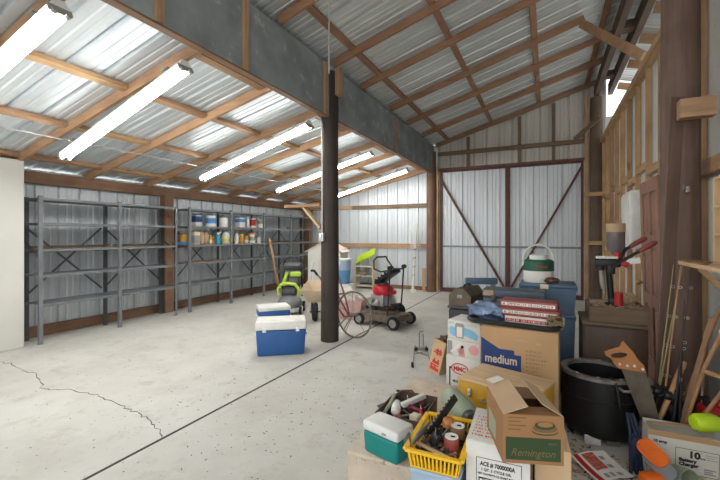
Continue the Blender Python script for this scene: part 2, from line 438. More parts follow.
# walls
mb = MB(); corr(mb, lambda u: (-6.80, 1.5 + u, 0), lambda u: (-6.80, 1.5 + u, 2.462), (-1, 0, 0), YB - 1.5)
thick(struct('wall_left', mb, 'wall', 'ribbed metal wall behind the steel shelving', 'wall', 0))
mb = MB(); corr(mb, lambda u: (-6.80 + u, YB, .02), lambda u: (-6.80 + u, YB, min(3.3, zL(-6.80 + u) + .14)), (0, 1, 0), 4.235)
thick(struct('wall_back', mb, 'wall', 'ribbed metal end wall left of the barn doors', 'wall', 0))
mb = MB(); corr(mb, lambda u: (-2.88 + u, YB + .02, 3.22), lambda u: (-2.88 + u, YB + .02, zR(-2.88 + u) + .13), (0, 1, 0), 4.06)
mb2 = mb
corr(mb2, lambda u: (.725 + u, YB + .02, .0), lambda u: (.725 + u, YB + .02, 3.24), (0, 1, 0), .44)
thick(struct('wall_gable', mb2, 'gable', 'ribbed metal gable above the barn doors, coloured duller for shade', 'wall', 0))
mb = MB(); mb.span((1.135, 1.2, 0), (1.15, YB, 3.6))
mb.span((1.16, YB - .03, 0), (6.1, YB, 4.15)); struct('wall_right', mb, 'white_sheet', 'white sheeting on the back of the stud wall', 'wall')
mb = MB(); mb.span((-6.85, YF, 0), (-6.28, 2.66, 2.50), bev=.02)
struct('wall_stub', mb, 'stub', 'white boxed-in wall at the near end of the shelving', 'wall')

tn = [2]
def trim(mb, m, label, cat, smooth=35):
    tn[0] += 1
    return struct('trim_%d' % tn[0], mb, m, label, cat, smooth)
# girders
for a, b, l in ((YF, 4.60, 'near length of the grey clad girder over the wooden post'), (4.88, YB - .12, 'far length of the grey clad girder running to the end wall')):
    mb = MB(); mb.span((-2.79, a, 3.15), (-2.72, b, 3.86)); mb.span((-2.93, a, 3.24), (-2.87, b, 3.86)); mb.span((-2.795, a, 3.132), (-2.714, b, 3.149), mi=1)
    trim(mb, ['girder', 'brown_y'], l, 'girder')
for y, l in ((2.0, 'first wooden batten on the grey girder face'), (2.95, 'orange wooden batten nailed on the near girder'), (4.48, 'batten on the girder left of the post top'), (7.2, 'batten midway along the far girder')):
    mb = MB(); mb.span((-2.719, y - .035, 3.15), (-2.69, y + .035, 3.84)); trim(mb, 'wood_z', l, 'batten')
mb = MB(); mb.span((-2.66, 4.66, 3.45), (-2.60, 4.76, 3.84)); trim(mb, 'wood_z', 'short block on the post where a rafter lands', 'block')

# low roof rafters and purlins
RL = [.5, 1.55, 2.62, 3.68, 4.72, 5.77, 6.85, 7.85, 8.92, 10.12]
ordn = ['first', 'second', 'third', 'fourth', 'fifth', 'sixth', 'seventh', 'eighth', 'ninth', 'tenth', 'eleventh', 'twelfth']
sl = math.atan(.227); sr = math.atan(.29)
for i, y in enumerate(RL):
    mb = MB(); h = .108 if i != 9 else .15
    mb.bar((-7.0, y, zL(-7.0) + .136 - h / 2), (-2.95, y, zL(-2.95) + .136 - h / 2), .042, h)
    trim(mb, 'wood_x', '%s rafter of the low roof counted from the camera' % ordn[i] if i < 9 else 'orange rafter against the end wall of the low roof', 'rafter')
for j, X in enumerate((-6.3, -5.17, -4.05, -3.1)):
    for i, (a, b) in enumerate(zip(RL, RL[1:])):
        if j == 3 and i % 2: continue
        mb = MB(); z = zL(X) + .108
        mb.box((X, (a + b) / 2, z), (.088, b - a - .05, .05), rot=(0, -sl, 0))
        trim(mb, 'wood_y' if (i + j) % 3 else 'tan_y', 'short purlin %s, between the %s and %s rafters of the low roof' % (['beside the eave', 'second up from the eave', 'third up from the eave', 'beside the girder'][j], ordn[i], ordn[i + 1]), 'purlin')
# high roof rafters and purlins
RR = [.15, 1.25, 2.35, 3.43, 4.63, 5.54, 6.75, 7.75, 8.85, 10.08]
for i, y in enumerate(RR):
    mb = MB(); x1 = 1.0 if i != 6 else .5
    mb.bar((-2.67, y, zR(-2.67) + .075), (x1, y, zR(x1) + .075), .042, .10)
    trim(mb, 'roofwood_x' if i < 9 else 'brown_x', '%s rafter of the high roof counted from the camera' % ordn[i] if i < 9 else 'dark rafter along the gable edge of the high roof', 'rafter')
for j, X in enumerate((-2.36, -1.27, -.19, .80)):
    mb = MB(); mb.box((X, (YF + YB) / 2, zR(X) + .125), (.085, YB - YF - .1, .035), rot=(0, -sr, 0))
    mb.bm.verts.ensure_lookup_table()
    trim(mb, 'roofwood_y', '%s long purlin from the girder in the high roof' % ordn[j], 'purlin')
for i, y in enumerate(RR[2:]):
    mb = MB(); mb.bar((1.42, y + .3, zr - .29 * .24 - .10), (5.6, y + .3, zr - .29 * 4.42 - .10), .045, .15)
    trim(mb, 'wood_x', '%s orange rafter seen beyond the stud wall' % ordn[i], 'rafter')
for X, l in ((.985, 'left one of the two dark ridge beams'), (1.25, 'right one of the two dark ridge beams')):
    mb = MB(); mb.span((X - .045, YF, 4.62), (X + .045, YB - .05, 4.86)); trim(mb, 'dark_y', l, 'ridge beam')
for k, y in enumerate((3.2, 5.2, 7.2, 9.2)):
    mb = MB(); mb.span((1.032, y - .1, 4.68), (1.203, y + .1, 4.80)); trim(mb, 'dark_x', '%s spacer block between the ridge beams' % ordn[k], 'block')
mb = MB(); mb.bar((.46, 6.75, zR(.46) + .02), (1.06, 5.80, 3.70), .05, .11); trim(mb, 'wood_y', 'orange brace dropping from a rafter to the stud wall', 'brace')
# left wall timbers
mb = MB(); mb.span((-6.79, 2.68, 2.25), (-6.69, YB - .05, 2.42)); trim(mb, 'brown_y', 'long brown eave beam above the shelving', 'beam')
mb = MB(); mb.span((-6.79, 1.6, 1.24), (-6.75, YB - .05, 1.34)); trim(mb, 'brown_y', 'brown rail behind the shelving at mid height', 'girt')
mb = MB(); mb.span((-6.79, 1.6, 0), (-6.75, YB - .05, .16)); struct('baseboard_left', mb, 'brown_y', 'brown board along the foot of the shelving wall', 'baseboard')
mb = MB(); mb.span((-6.745, 5.0, 0), (-6.60, 5.19, 2.26)); trim(mb, 'brown_z', 'square brown post in the gap between the shelving units', 'post')
mb = MB(); mb.span((-6.745, 9.9, 0), (-6.56, 10.08, 2.26)); trim(mb, 'brown_z', 'square brown post in the far left corner', 'post')
mb = MB(); mb.span((-6.70, YB - .06, 2.26), (-5.2, YB - .012, 2.36)); trim(mb, 'tan_x', 'upper tan rail on the end wall, left half', 'girt')
mb = MB(); mb.span((-5.2, YB - .06, 2.25), (-2.92, YB - .012, 2.36)); trim(mb, 'greywood', 'upper grey rail on the end wall, right half', 'girt')
mb = MB(); mb.span((-6.70, YB - .06, 1.14), (-2.92, YB - .012, 1.26)); trim(mb, 'wood_x', 'middle orange rail on the end wall', 'girt')
mb = MB(); mb.span((-6.70, YB - .06, 0), (-2.92, YB - .012, .10)); struct('baseboard_back', mb, 'brown_x', 'brown board along the foot of the end wall', 'baseboard')
# posts
def pole(x, y, r, z1, m, label, seed):
    mb = MB(); prof = []
    for k in range(13):
        z = z1 * k / 12; prof.append((r * (1 - .012 * k / 2 + .02 * noise.noise(Vector((seed, k * .7, 0)))), z))
    mb.lathe([(0, 0)] + prof + [(0, z1)], 22)
    for v in mb.bm.verts:
        q = 1 + .035 * noise.noise(Vector((v.co.x * 9, v.co.y * 9, v.co.z * .7 + seed)))
        v.co.x *= q; v.co.y *= q
    return solo('wooden_post', mb, m, label, 'post', (x, y, 0))
pole(-2.79, 4.74, .128, 3.80, 'pole', 'dark brown round post with a switch box, in the middle of the floor', 1)
pole(-2.78, 10.03, .13, 3.70, 'pole2', 'reddish brown round post left of the double barn doors', 2)
pole(.97, 10.0, .13, 4.55, 'dark_z', 'dark post in the corner right of the barn doors', 3)
pole(.895, 3.66, .124, 4.60, 'pole3', 'thick brown post at right beside the tool rack', 4)
mb = MB(); mb.span((-2.98, 9.86, 0), (-2.90, 9.895, .62)); trim(mb, 'tan_z', 'short pale board nailed low on the post by the barn doors', 'board')
mb = MB(); mb.span((-2.665, YB - .16, 0), (-2.60, YB - .08, 3.3)); trim(mb, 'tan_z', 'tan door jamb left of the barn doors', 'door jamb')
mb = MB(); mb.span((.755, YB - .16, 0), (.82, YB - .08, 4.66)); trim(mb, 'tan_z', 'tan door jamb right of the barn doors', 'door jamb')
mb = MB(); mb.span((-2.64, YB - .07, 3.60), (.75, YB - .012, 3.70)); trim(mb, 'greywood', 'weathered rail across the gable above the doors', 'girt')
for x, l in ((-1.85, 'left upright on the gable above the doors'), (-.62, 'middle upright on the gable above the doors'), (.12, 'right upright on the gable above the doors')):
    mb = MB(); mb.span((x - .035, YB - .07, 3.26), (x + .035, YB - .015, 3.59)); mb.span((x - .035, YB - .07, 3.71), (x + .035, YB - .015, zR(x) + .0)); trim(mb, 'greywood', l, 'stud')
mb = MB(); mb.bar((.55, YB - .1, 3.7), (1.0, YB - .62, 4.0), .04, .09); trim(mb, 'greywood', 'short grey knee brace beside the corner post', 'brace')
for z, l in ((2.35, 'upper short ledge crossing the dark corner post'), (1.28, 'lower short ledge crossing the dark corner post')):
    mb = MB(); mb.span((.72, 9.80, z), (1.12, 9.86, z + .09)); trim(mb, 'tan_x', l, 'ledge')
# right stud wall
ys = [1.5, 2.0, 2.5, 3.36] + [3.92 + .60 * k for k in range(11)]
studs = []
for k, y in enumerate(ys):
    mb = MB(); jw = random.uniform(.038, .048)
    mb.span((1.07, y, 0), (1.13, y + jw, 3.52))
    trim(mb, 'tan_z' if k % 3 else 'wood_z', '%s tan stud along the right wall counted from the camera' % (ordn[k] if k < 12 else ['thirteenth', 'fourteenth', 'fifteenth', 'sixteenth', 'seventeenth', 'eighteenth', 'nineteenth'][k - 12]), 'stud')
for k in range(4, 14):
    y = ys[k]; z = 2.22 + .09 * (k % 2)
    mb = MB(); mb.span((1.072, y + .05, z), (1.125, ys[k + 1] - .002, z + .09)); trim(mb, 'tan_y', '%s blocking piece between the studs, counted from the thick post' % (ordn + ['thirteenth', 'fourteenth'])[k - 4], 'blocking')
mb = MB(); mb.span((1.03, 1.3, 3.525), (1.13, YB - .1, 3.605)); trim(mb, 'tan_y', 'top plate along the head of the stud wall', 'plate')
mb = MB(); a = P(679, 113, 2.72); mb.span((a.x, 3.40, 2.32), (1.03, 3.49, 2.45)); trim(mb, 'wood_x', 'orange lumber block sticking out beside the thick post', 'block')
mb = MB(); mb.span((1.05, 3.42, 1.95), (1.12, 3.98, 2.06)); trim(mb, 'wood_y', 'orange blocking right of the thick post below the lumber block', 'block')

# barn doors
for n, (x0, x1, l, s) in enumerate(((-2.57, -.890, 'left leaf of the ribbed metal barn doors with red steel frame', 1), (-.888, .735, 'right leaf of the ribbed metal barn doors with red steel frame', -1))):
    mb = MB(); y = YB - .02
    corr(mb, lambda u: (x0 + .02 + u, y, .02), lambda u: (x0 + .02 + u, y, 3.19), (0, 1, 0), x1 - x0 - .04)
    d = thick(struct('door_%d' % (n + 1), mb, 'wall', l, 'door', 0))
    t = .055; yf = y - .035
    mb = MB()
    for q in (((x0, yf - .025, .008), (x0 + t, yf + .025, 3.21)), ((x1 - t, yf - .025, .008), (x1, yf + .025, 3.21)), ((x0 + t, yf - .025, 3.155), (x1 - t, yf + .025, 3.21)), ((x0 + t, yf - .025, .008), (x1 - t, yf + .025, .11))): mb.span(*q)
    o = obj('door_frame', mb, 'rust', d, label='dark red steel door frame')
    mb = MB()
    if s > 0: mb.bar((x0 + .03, yf - .03, 2.95), (x1 - .03, yf - .03, .12), .045, .05)
    else: mb.bar((x1 - .03, yf - .03, 3.08), (x0 + .03, yf - .03, .12), .045, .05)
    obj('diagonal_brace', mb, 'rust', d, label='dark red diagonal brace')
    mb = MB(); mb.span((x0 + t, yf - .01, 1.18), (x1 - t, yf + .012, 1.225)); obj('cross_rail', mb, 'shelf', d)
mb = MB(); mb.span((-2.66, YB - .10, 3.215), (.80, YB - .02, 3.262)); trim(mb, 'rustw', 'dark red header over the barn doors', 'header')

# ------------------------------------------------------------------ lamps
def lamp(yl, yr, label):
    L = 2.42; z = 2.815
    t = thing('fluorescent_light', label, 'ceiling light', (-4.22, (yl + yr) / 2, z), group='lit fluorescent strip lights under the low roof', rot=(0, -.245, math.atan2(yr - yl, 2.36)))
    mb = MB(); mb.prism([(-.03, .05), (.03, .05), (.05, .012), (.07, -.01), (-.07, -.01), (-.05, .012)], L, Matrix(((0, 0, 1, -L / 2), (1, 0, 0, 0), (0, 1, 0, -.02), (0, 0, 0, 1))))
    obj('housing', mb, 'fixture', t)
    for s in (-1, 1):
        mb = MB(); mb.cyl((-L / 2 + .03, s * .042, -.055), (L / 2 - .03, s * .042, -.055), .019, n=12); obj('lamp_tube', mb, 'tube', t)
    for s in (-1, 1):
        mb = MB(); mb.box((s * (L / 2 - .012), 0, -.045), (.022, .15, .055), bev=.005)
        for q in (-1, 1): mb.cyl((s * (L / 2 - .012), q * .042, -.075), (s * (L / 2 + .02), q * .042, -.075), .022, n=12)
        obj('lamp_holder', mb, 'socket', t)
    for s in (-1, 1):
        mb = MB(); mb.box((s * .95, .0, .055), (.03, .03, .06)); mb.box((s * .95, .0, .04), (.05, .12, .02)); obj('mounting_bracket', mb, 'socket', t)
for y, y2, l in ((1.49, 1.49, 'nearest lit strip light, at the top left corner'), (2.69, 2.52, 'lit strip light second from the camera, above the near shelving'), (4.80, 4.61, 'lit strip light third from the camera, left of the dark post'), (6.87, 6.75, 'lit strip light fourth from the camera, ending behind the dark post'), (9.05, 8.87, 'farthest lit strip light, right of the dark post near the end wall')): lamp(y, y2, l)
mb = MB(); mb.cyl((-5.30, YF + .3, zL(-5.3) - .012), (-5.30, 9.2, zL(-5.3) - .012), .010, n=8)
solo('electrical_conduit', mb, 'conduit', 'thin pale conduit running across the low rafters along the eave', 'conduit')
mb = MB(); a = P(329, 30, 4.05); mb.cyl((a.x, a.y, 3.2), (a.x, a.y, zR(a.x) + .13), .008, n=8)
solo('hanging_rod', mb, 'conduit', 'thin grey rod hanging from the high roof before the post', 'rod')
px_, py_ = -2.79 - .128 * .30, 4.74 - .128 * .98
t = thing('wall_switch', 'grey switch box with conduit on the dark post', 'switch', (px_, py_, 1.42))
mb = MB(); mb.box((0, -.03, .05), (.075, .055, .12), bev=.008); obj('switch_box', mb, 'conduit', t)
mb = MB(); mb.box((0, -.062, .05), (.03, .008, .045), bev=.002); obj('switch_plate', mb, 'white_plastic', t)
mb = MB(); mb.tube([(0, -.02, .1), (0, -.02, .6), (.0, -.02, 1.2), (-.0, -.02, 1.62), (-.02, -.02, 1.70), (-.08, -.02, 1.745), (-.14, 0, 1.75)], .0105, 10); obj('conduit_pipe', mb, 'conduit', t)
t = thing('shelf_bracket', 'plain wooden shelf bracket fixed left of the dark post', 'bracket', (-2.925, 4.74, 1.93))
mb = MB(); mb.span((-.62, -.06, -.02), (0.0, .06, .02)); obj('shelf_board', mb, 'wood_x', t)
mb = MB(); mb.bar((-.30, 0, -.03), (-.01, 0, -.33), .09, .03); obj('diagonal_support', mb, 'pale_x', t)

# ------------------------------------------------------------------ shelving
LEV = [.545, .95, 1.305, 1.672, 2.015]
def shelving(label, Y0, nb, w=1.09):
    XF, XB = -6.23, -6.66
    t = thing('steel_shelving_unit', label, 'shelving', ((XF + XB) / 2, Y0, 0)); hw = (XF - XB) / 2; L = nb * w
    for i in range(nb + 1):
        for s in (1, -1):
            mb = MB(); y = i * w; x = s * hw; q = 1 if i < nb else -1
            uw = .045 if s > 0 else .07; mb.span((x - s * .003, y, 0), (x, y + q * uw, 2.04)); mb.span((x - s * .045, y, 0), (x - s * .003, y + q * .004, 2.04))
            mb.span((x - s * .05, y - .005, 0), (x + s * .002, y + q * .05, .012))
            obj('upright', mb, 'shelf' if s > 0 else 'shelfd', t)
    for b in range(nb):
        for z in LEV:
            mb = MB(); y0, y1 = b * w + .006, (b + 1) * w - .006
            mb.span((-hw + .004, y0, z - .003), (hw - .005, y1, z))
            mb.span((hw - .008, y0, z - .036), (hw - .0045, y1, z - .003)); mb.span((-hw + .004, y0, z - .036), (-hw + .0075, y1, z - .003))
            obj('shelf', mb, 'shelf', t)
        for s in (-1, 1):
            mb = MB(); a, c = (b * w + .02, (b + 1) * w - .02)
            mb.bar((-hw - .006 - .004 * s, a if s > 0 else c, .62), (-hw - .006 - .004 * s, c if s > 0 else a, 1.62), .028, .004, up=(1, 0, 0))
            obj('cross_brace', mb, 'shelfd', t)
    for e in (0, L):
        mb = MB(); yy = e + (.006 if e == 0 else -.006)
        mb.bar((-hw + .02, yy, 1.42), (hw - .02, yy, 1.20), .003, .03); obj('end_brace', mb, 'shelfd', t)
    return t
shelving('empty two-bay grey steel shelving by the white wall stub', 2.80, 2)
shelving('four-bay grey steel shelving holding jugs and cans', 5.25, 4)
# ------------------------------------------------------------------ goods on the shelving
GS = 'jugs, cans and bottles on the grey shelving'
def on_shelf(px, lev, X=-6.36): return (X, yat(px, X), LEV[lev] + .0005)
def can(name, label, cat, loc, r, h, body, lid, band=None, bandz=(.15, .75), square=False, lidh=.012):
    t = thing(name, label, cat, loc, group=GS)
    mb = MB()
    if square: mb.box((0, 0, h / 2), (2 * r * .9, 2 * r, h), bev=.012)
    else: mb.lathe([(0, 0), (r * .97, 0), (r, .006), (r, h - .008), (r * .96, h), (0, h)], 22)
    obj('container', mb, body, t)
    mb = MB()
    if square: mb.box((0, 0, h + lidh / 2), (2 * r * .93, 2 * r * 1.03, lidh), bev=.004)
    else: mb.lathe([(0, h), (r * 1.02, h), (r * 1.02, h + lidh), (r * .9, h + lidh), (r * .86, h + lidh * .6), (0, h + lidh * .6)], 22)
    obj('lid', mb, lid, t)
    if band:
        mb = MB()
        if square: mb.box((.0, 0, h * sum(bandz) / 2), (2 * r * .9 + .003, 2 * r + .003, h * (bandz[1] - bandz[0])), bev=.012)
        else: mb.lathe([(r + .0012, h * bandz[0]), (r + .0012, h * bandz[1])], 22)
        obj('paper_label', mb, band, t)
    return t
def bottle(name, label, loc, r, h, body, cap, band=None, neck=.35, capr=.5):
    t = thing(name, label, 'bottle', loc, group=GS); s = h * (1 - neck)
    mb = MB(); mb.lathe([(0, 0), (r * .95, 0), (r, .008), (r, s * .9), (r * .85, s), (r * capr * .8, s + h * neck * .45), (r * capr * .7, h * .92), (0, h * .92)], 18)
    obj('bottle_body', mb, body, t)
    mb = MB(); mb.lathe([(0, h), (r * capr, h), (r * capr, h * .86), (0, h * .86)], 16); obj('cap', mb, cap, t)
    if band:
        mb = MB(); mb.lathe([(r + .001, s * .15), (r + .001, s * .75)], 18); obj('paper_label', mb, band, t)
    return t
can('storage_tub', 'square tub with dark blue label, leftmost on the upper stocked shelf', 'tub', on_shelf(196.5, 3), .080, .225, 'offwhite_plastic', 'navy_ink', 'navy_ink', (.35, .95), True)
can('paint_bucket', 'white bucket with a blue splash label, second from left on the upper stocked shelf', 'bucket', on_shelf(211, 3), .105, .22, 'white_plastic', 'offwhite_plastic', 'photo_blue', (.3, .8))
can('paint_can', 'plain white can, third from left on the upper stocked shelf', 'can', on_shelf(223.5, 3), .095, .20, 'white_plastic', 'dull_steel', 'paper', (.1, .5))
can('storage_tub', 'white square tub with blue and green label, right of the middle upright', 'tub', on_shelf(240, 3), .085, .225, 'white_plastic', 'waterblue', 'photo_blue', (.5, .9), True)
bottle('plastic_bottle', 'slim white bottle between the blue label tub and the red can', on_shelf(247.6, 3), .04, .23, 'white_plastic', 'offwhite_plastic')
can('paint_can', 'red and white can on the upper stocked shelf', 'can', on_shelf(253, 3), .07, .205, 'white_plastic', 'offwhite_plastic', 'red', (.25, .95))
can('paint_can', 'pale green and white can at the right end of the upper row', 'can', on_shelf(260.5, 3), .075, .20, 'white_plastic', 'offwhite_plastic', 'sage', (.5, .95))
mb = MB(); mb.box((0, 0, .03), (.16, .18, .06), bev=.004)
lx = on_shelf(183.8, 2, -6.48)
solo('flat_box', mb, 'photo_blue', 'flat blue box under an amber jar at the left end of the lower row', 'box', lx, group=GS)
can('glass_jar', 'amber jar standing on the flat blue box', 'jar', (lx[0], lx[1], lx[2] + .0605), .072, .15, 'amber', 'brown_ink')
can('metal_tin', 'tall grey tin with printed sides at the left of the lower stocked shelf', 'tin', on_shelf(195.2, 2), .07, .26, 'cream', 'brown_ink', 'grey_ink', (.1, .75), True)
for px, l, c in ((201.8, 'orange tan paper bag beside the grey tin', 'carton_tan'), (206.2, 'paler tan paper bag beside the orange tan one', 'carton_flap')):
    mb = MB(); mb.lump((0, 0, .115), (.04, .055, .12), .12, 2, px); mb.box((0, 0, .235), (.012, .085, .05), bev=.004)
    for v in mb.bm.verts: v.co.z = max(v.co.z, 0)
    solo('paper_bag', mb, c, l, 'bag', on_shelf(px, 2), group=GS)
bottle('glass_bottle', 'small amber bottle with a yellow cap beside the tan bags', on_shelf(210.6, 2), .034, .20, 'amber', 'jug_yellow', 'cream')
bottle('glass_bottle', 'small dark bottle just left of the blue spray bottle', on_shelf(213.4, 2), .03, .16, 'brown_ink', 'white_plastic', 'amber')
t = thing('spray_bottle', 'bright blue trigger spray bottle on the lower stocked shelf', 'bottle', on_shelf(218, 2), group=GS)
mb = MB(); mb.lathe([(0, 0), (.052, 0), (.055, .01), (.055, .12), (.03, .17), (.018, .19), (0, .19)], 18); obj('bottle_body', mb, 'cyan', t)
mb = MB(); mb.box((0, 0, .22), (.03, .03, .06), bev=.005); mb.box((.03, 0, .24), (.08, .028, .03), bev=.006); mb.bar((.05, 0, .23), (.045, 0, .18), .014, .01); obj('trigger_head', mb, 'white_plastic', t)
t = thing('bleach_jug', 'white handled jug with a big yellow label on the lower shelf', 'jug', on_shelf(226.4, 2), group=GS)
mb = MB(); mb.box((0, 0, .095), (.13, .19, .19), bev=.03); mb.lathe([(.085, .17), (.07, .215), (.035, .25), (.022, .265), (0, .265)], 18, Matrix.Translation((0, -.02, 0))); obj('jug_body', mb, 'white_plastic', t)
mb = MB(); mb.box((.0, 0, .085), (.134, .194, .12), bev=.03); obj('paper_label', mb, 'jug_yellow', t)
mb = MB(); mb.box((.0665, .03, .085), (.002, .05, .05), bev=.0005); obj('label_spot', mb, 'orange', t)
mb = MB(); mb.tube([(0, .02, .25), (0, .07, .235), (0, .085, .19)], .012, 8); obj('handle', mb, 'white_plastic', t)
mb = MB(); mb.lathe([(.0, .29), (.024, .29), (.024, .262), (0, .262)], 14, Matrix.Translation((0, -.02, 0))); obj('cap', mb, 'waterblue', t)
bottle('plastic_bottle', 'white bottle with grey cap right of the yellow label jug', on_shelf(236.6, 2), .045, .27, 'white_plastic', 'grey_ink', None, .3, .6)
can('glass_jar', 'left one of two amber jars right of the white bottle', 'jar', on_shelf(241.6, 2), .05, .20, 'amber', 'jug_yellow')
can('glass_jar', 'right one of two amber jars right of the white bottle', 'jar', on_shelf(246.2, 2), .048, .17, 'amber', 'brown_ink', 'paper', (.1, .5))
can('glass_jar', 'pale jar with an orange lid and green label on the lower shelf', 'jar', on_shelf(252, 2), .07, .215, 'offwhite_plastic', 'orange', 'sage', (.3, .7), lidh=.03)
can('paint_can', 'small plain white cup at the right end of the lower row', 'can', on_shelf(258.8, 2), .052, .13, 'white_plastic', 'offwhite_plastic')
mb = MB(); y0 = yat(296, -6.4); mb.box((0, 0, .02), (.22, .75, .04), bev=.004)
solo('wooden_board', mb, 'brown_y', 'brown board lying on the upper shelf in the last bay', 'board', (-6.42, 9.08, LEV[3] + .0005))
mb = MB(); mb.box((0, 0, .01), (.25, .8, .02), bev=.003)
solo('wooden_board', mb, 'brown_y', 'brown board lying on the second lowest shelf of the first stocked bay', 'board', (-6.42, 5.80, LEV[1] + .0005))
mb = MB(); mb.bar((-6.17, 7.97, .02), (-6.215, 7.60, 1.42), .075, .03, up=(1, 0, 0), bev=.004)
solo('wooden_plank', mb, 'wood_z', 'orange plank leaning upright against the four-bay shelving', 'plank')

# ------------------------------------------------------------------ middle of the floor
def ice_chest(label, loc, rotz, w, d, h, body, lid, kind='cooler', latch=True, lidf=.26):
    t = thing('ice_chest', label, kind, loc, rotz); lh = h * lidf
    mb = MB(); mb.box((0, 0, (h - lh) / 2), (w, d, h - lh), bev=.022, seg=3)
    for v in mb.bm.verts:
        k = .93 + .07 * v.co.z / (h - lh); v.co.x *= k; v.co.y *= k
    obj('cooler_body', mb, body, t)
    mb = MB(); mb.box((0, 0, h - lh / 2), (w * 1.015, d * 1.02, lh - .003), bev=.02, seg=3); mb.box((0, 0, h + .001), (w * .82, d * .7, .008), bev=.003)
    obj('lid', mb, lid, t)
    if latch:
        for s in (-1, 1):
            mb = MB(); mb.box((s * w * .33, -d * .515, h - lh * .95), (.045, .016, .05), bev=.006); mb.cyl((s * w * .33, -d * .53, h - lh * 1.05), (s * w * .33, -d * .515, h - lh * 1.05), .014, n=12)
            obj('latch', mb, 'white_plastic', t)
    for s in (-1, 1):
        mb = MB(); mb.tube([(s * w * .495, -d * .22, h * .6), (s * w * .53, -d * .2, h * .55), (s * w * .53, d * .2, h * .55), (s * w * .495, d * .22, h * .6)], .010, 8)
        obj('handle', mb, lid, t, label='side handle')
    return t
a = G(255, 357.5); b = G(306.5, 354.5); e = (b - a).normalized(); nrm = Vector((-e.y, e.x, 0)); c = (a + b) / 2 + nrm * .18
ice_chest('large blue ice chest with a white lid near the dark post', (c.x, c.y, 0), math.atan2(e.y, e.x), (b - a).length * .98, .36, .43, 'blue_plastic', 'white_plastic')
c = P(278, 300, 6.25)
ice_chest('smaller blue cooler with a white lid behind the large blue one', (c.x - .1, c.y, 0), R(48), .50, .36, .36, 'blue_plastic', 'white_plastic', latch=False, lidf=.2)

# grey and lime mower
g = G(286, 314)
t = thing('cordless_mower', 'lime and grey lawn mower standing behind the small cooler', 'lawn mower', (g.x, g.y + .12, 0), A)
mb = MB(); mb.ball((0, 0, .19), (.235, .27, .17), 24)
for v in mb.bm.verts: v.co.z = max(v.co.z, .10)
obj('deck_cover', mb, 'grey_plastic', t)
mb = MB(); mb.lathe([(.20, .05), (.25, .05), (.255, .115), (.22, .13)], 28); obj('skirt', mb, 'offwhite_plastic', t)
for x, y, r in ((-.23, -.16, .075), (.23, -.16, .075), (-.24, .2, .10), (.24, .2, .10)):
    mb = MB(); mb.cyl((x - .02, y, r), (x + .02, y, r), r, n=20); mb.cyl((x - .023, y, r), (x + .023, y, r), r * .5, n=14, mi=1); obj('wheel', mb, ['rubber', 'grey_plastic'], t)
mb = MB(); mb.box((0, .03, .42), (.30, .26, .16), bev=.05, seg=3); mb.box((.06, .12, .60), (.24, .16, .26), rot=(R(-18), 0, 0), bev=.04, seg=3); obj('motor_housing', mb, 'dark_grey', t)
mb = MB(); mb.tube([(-.19, -.1, .36), (-.20, -.12, .48), (-.15, -.12, .56), (-.02, -.12, .585), (.12, -.12, .56), (.19, -.12, .48), (.19, -.1, .36)], .032, 10); obj('grip_arch', mb, 'lime_mower', t)
mb = MB(); mb.box((.10, .06, .74), (.22, .07, .10), rot=(R(-15), 0, R(6)), bev=.03, seg=3); mb.bar((-.06, .02, .78), (-.13, -.02, .52), .06, .05, bev=.01); obj('lime_panel', mb, 'lime_mower', t)
for s in (-1, 1):
    mb = MB(); mb.tube([(s * .2, .26, .28), (s * .19, .3, .6), (s * .15, .36, .98)], .014, 8); obj('handle_tube', mb, 'black_plastic', t)
mb = MB(); mb.tube([(-.19, .34, .86), (-.17, .34, 1.0), (-.06, .36, 1.06), (.10, .36, 1.06), (.20, .36, 1.0), (.24, .32, .82)], .017, 8); obj('handle_bar', mb, 'black_plastic', t)
mb = MB(); mb.box((.0, .3, .88), (.34, .22, .12), rot=(R(20), 0, 0), bev=.03); obj('grass_box', mb, 'dark_grey', t)

# wheelbarrow
g = G(315, 321)
t = thing('wheelbarrow', 'beige tray wheelbarrow half hidden behind the dark post', 'wheelbarrow', (g.x, g.y, 0), R(-68))
mb = MB()
mb.lathe([(.11, -.028), (.15, -.03), (.165, 0), (.15, .03), (.11, .028)], 26, Matrix.Translation((0, 0, .165)) @ Matrix.Rotation(R(90), 4, 'X')); obj('tyre', mb, 'rubber', t)
mb = MB(); mb.cyl((0, -.03, .165), (0, .03, .165), .11, n=20); mb.cyl((0, -.09, .165), (0, .09, .165), .012, n=10); obj('wheel_hub', mb, 'dark_grey', t)
mb = MB(); mb.tray(.72, .56, .24, .006, .11); mb.xf(Matrix.Translation((-.42, 0, .33)) @ Matrix.Rotation(R(8), 4, 'Y')); obj('tray', mb, 'beige_tray', t)
for s in (-1, 1):
    mb = MB(); mb.tube([(.0, s * .085, .165), (-.2, s * .12, .30), (-.75, s * .2, .36), (-1.0, s * .25, .62), (-1.28, s * .27, .92)], .017, 8); obj('handle', mb, 'conduit', t)
    mb = MB(); mb.tube([(-.55, s * .17, .33), (-.62, s * .2, .02), (-.74, s * .2, .02), (-.78, s * .2, .35)], .012, 8); obj('leg', mb, 'black_plastic', t)
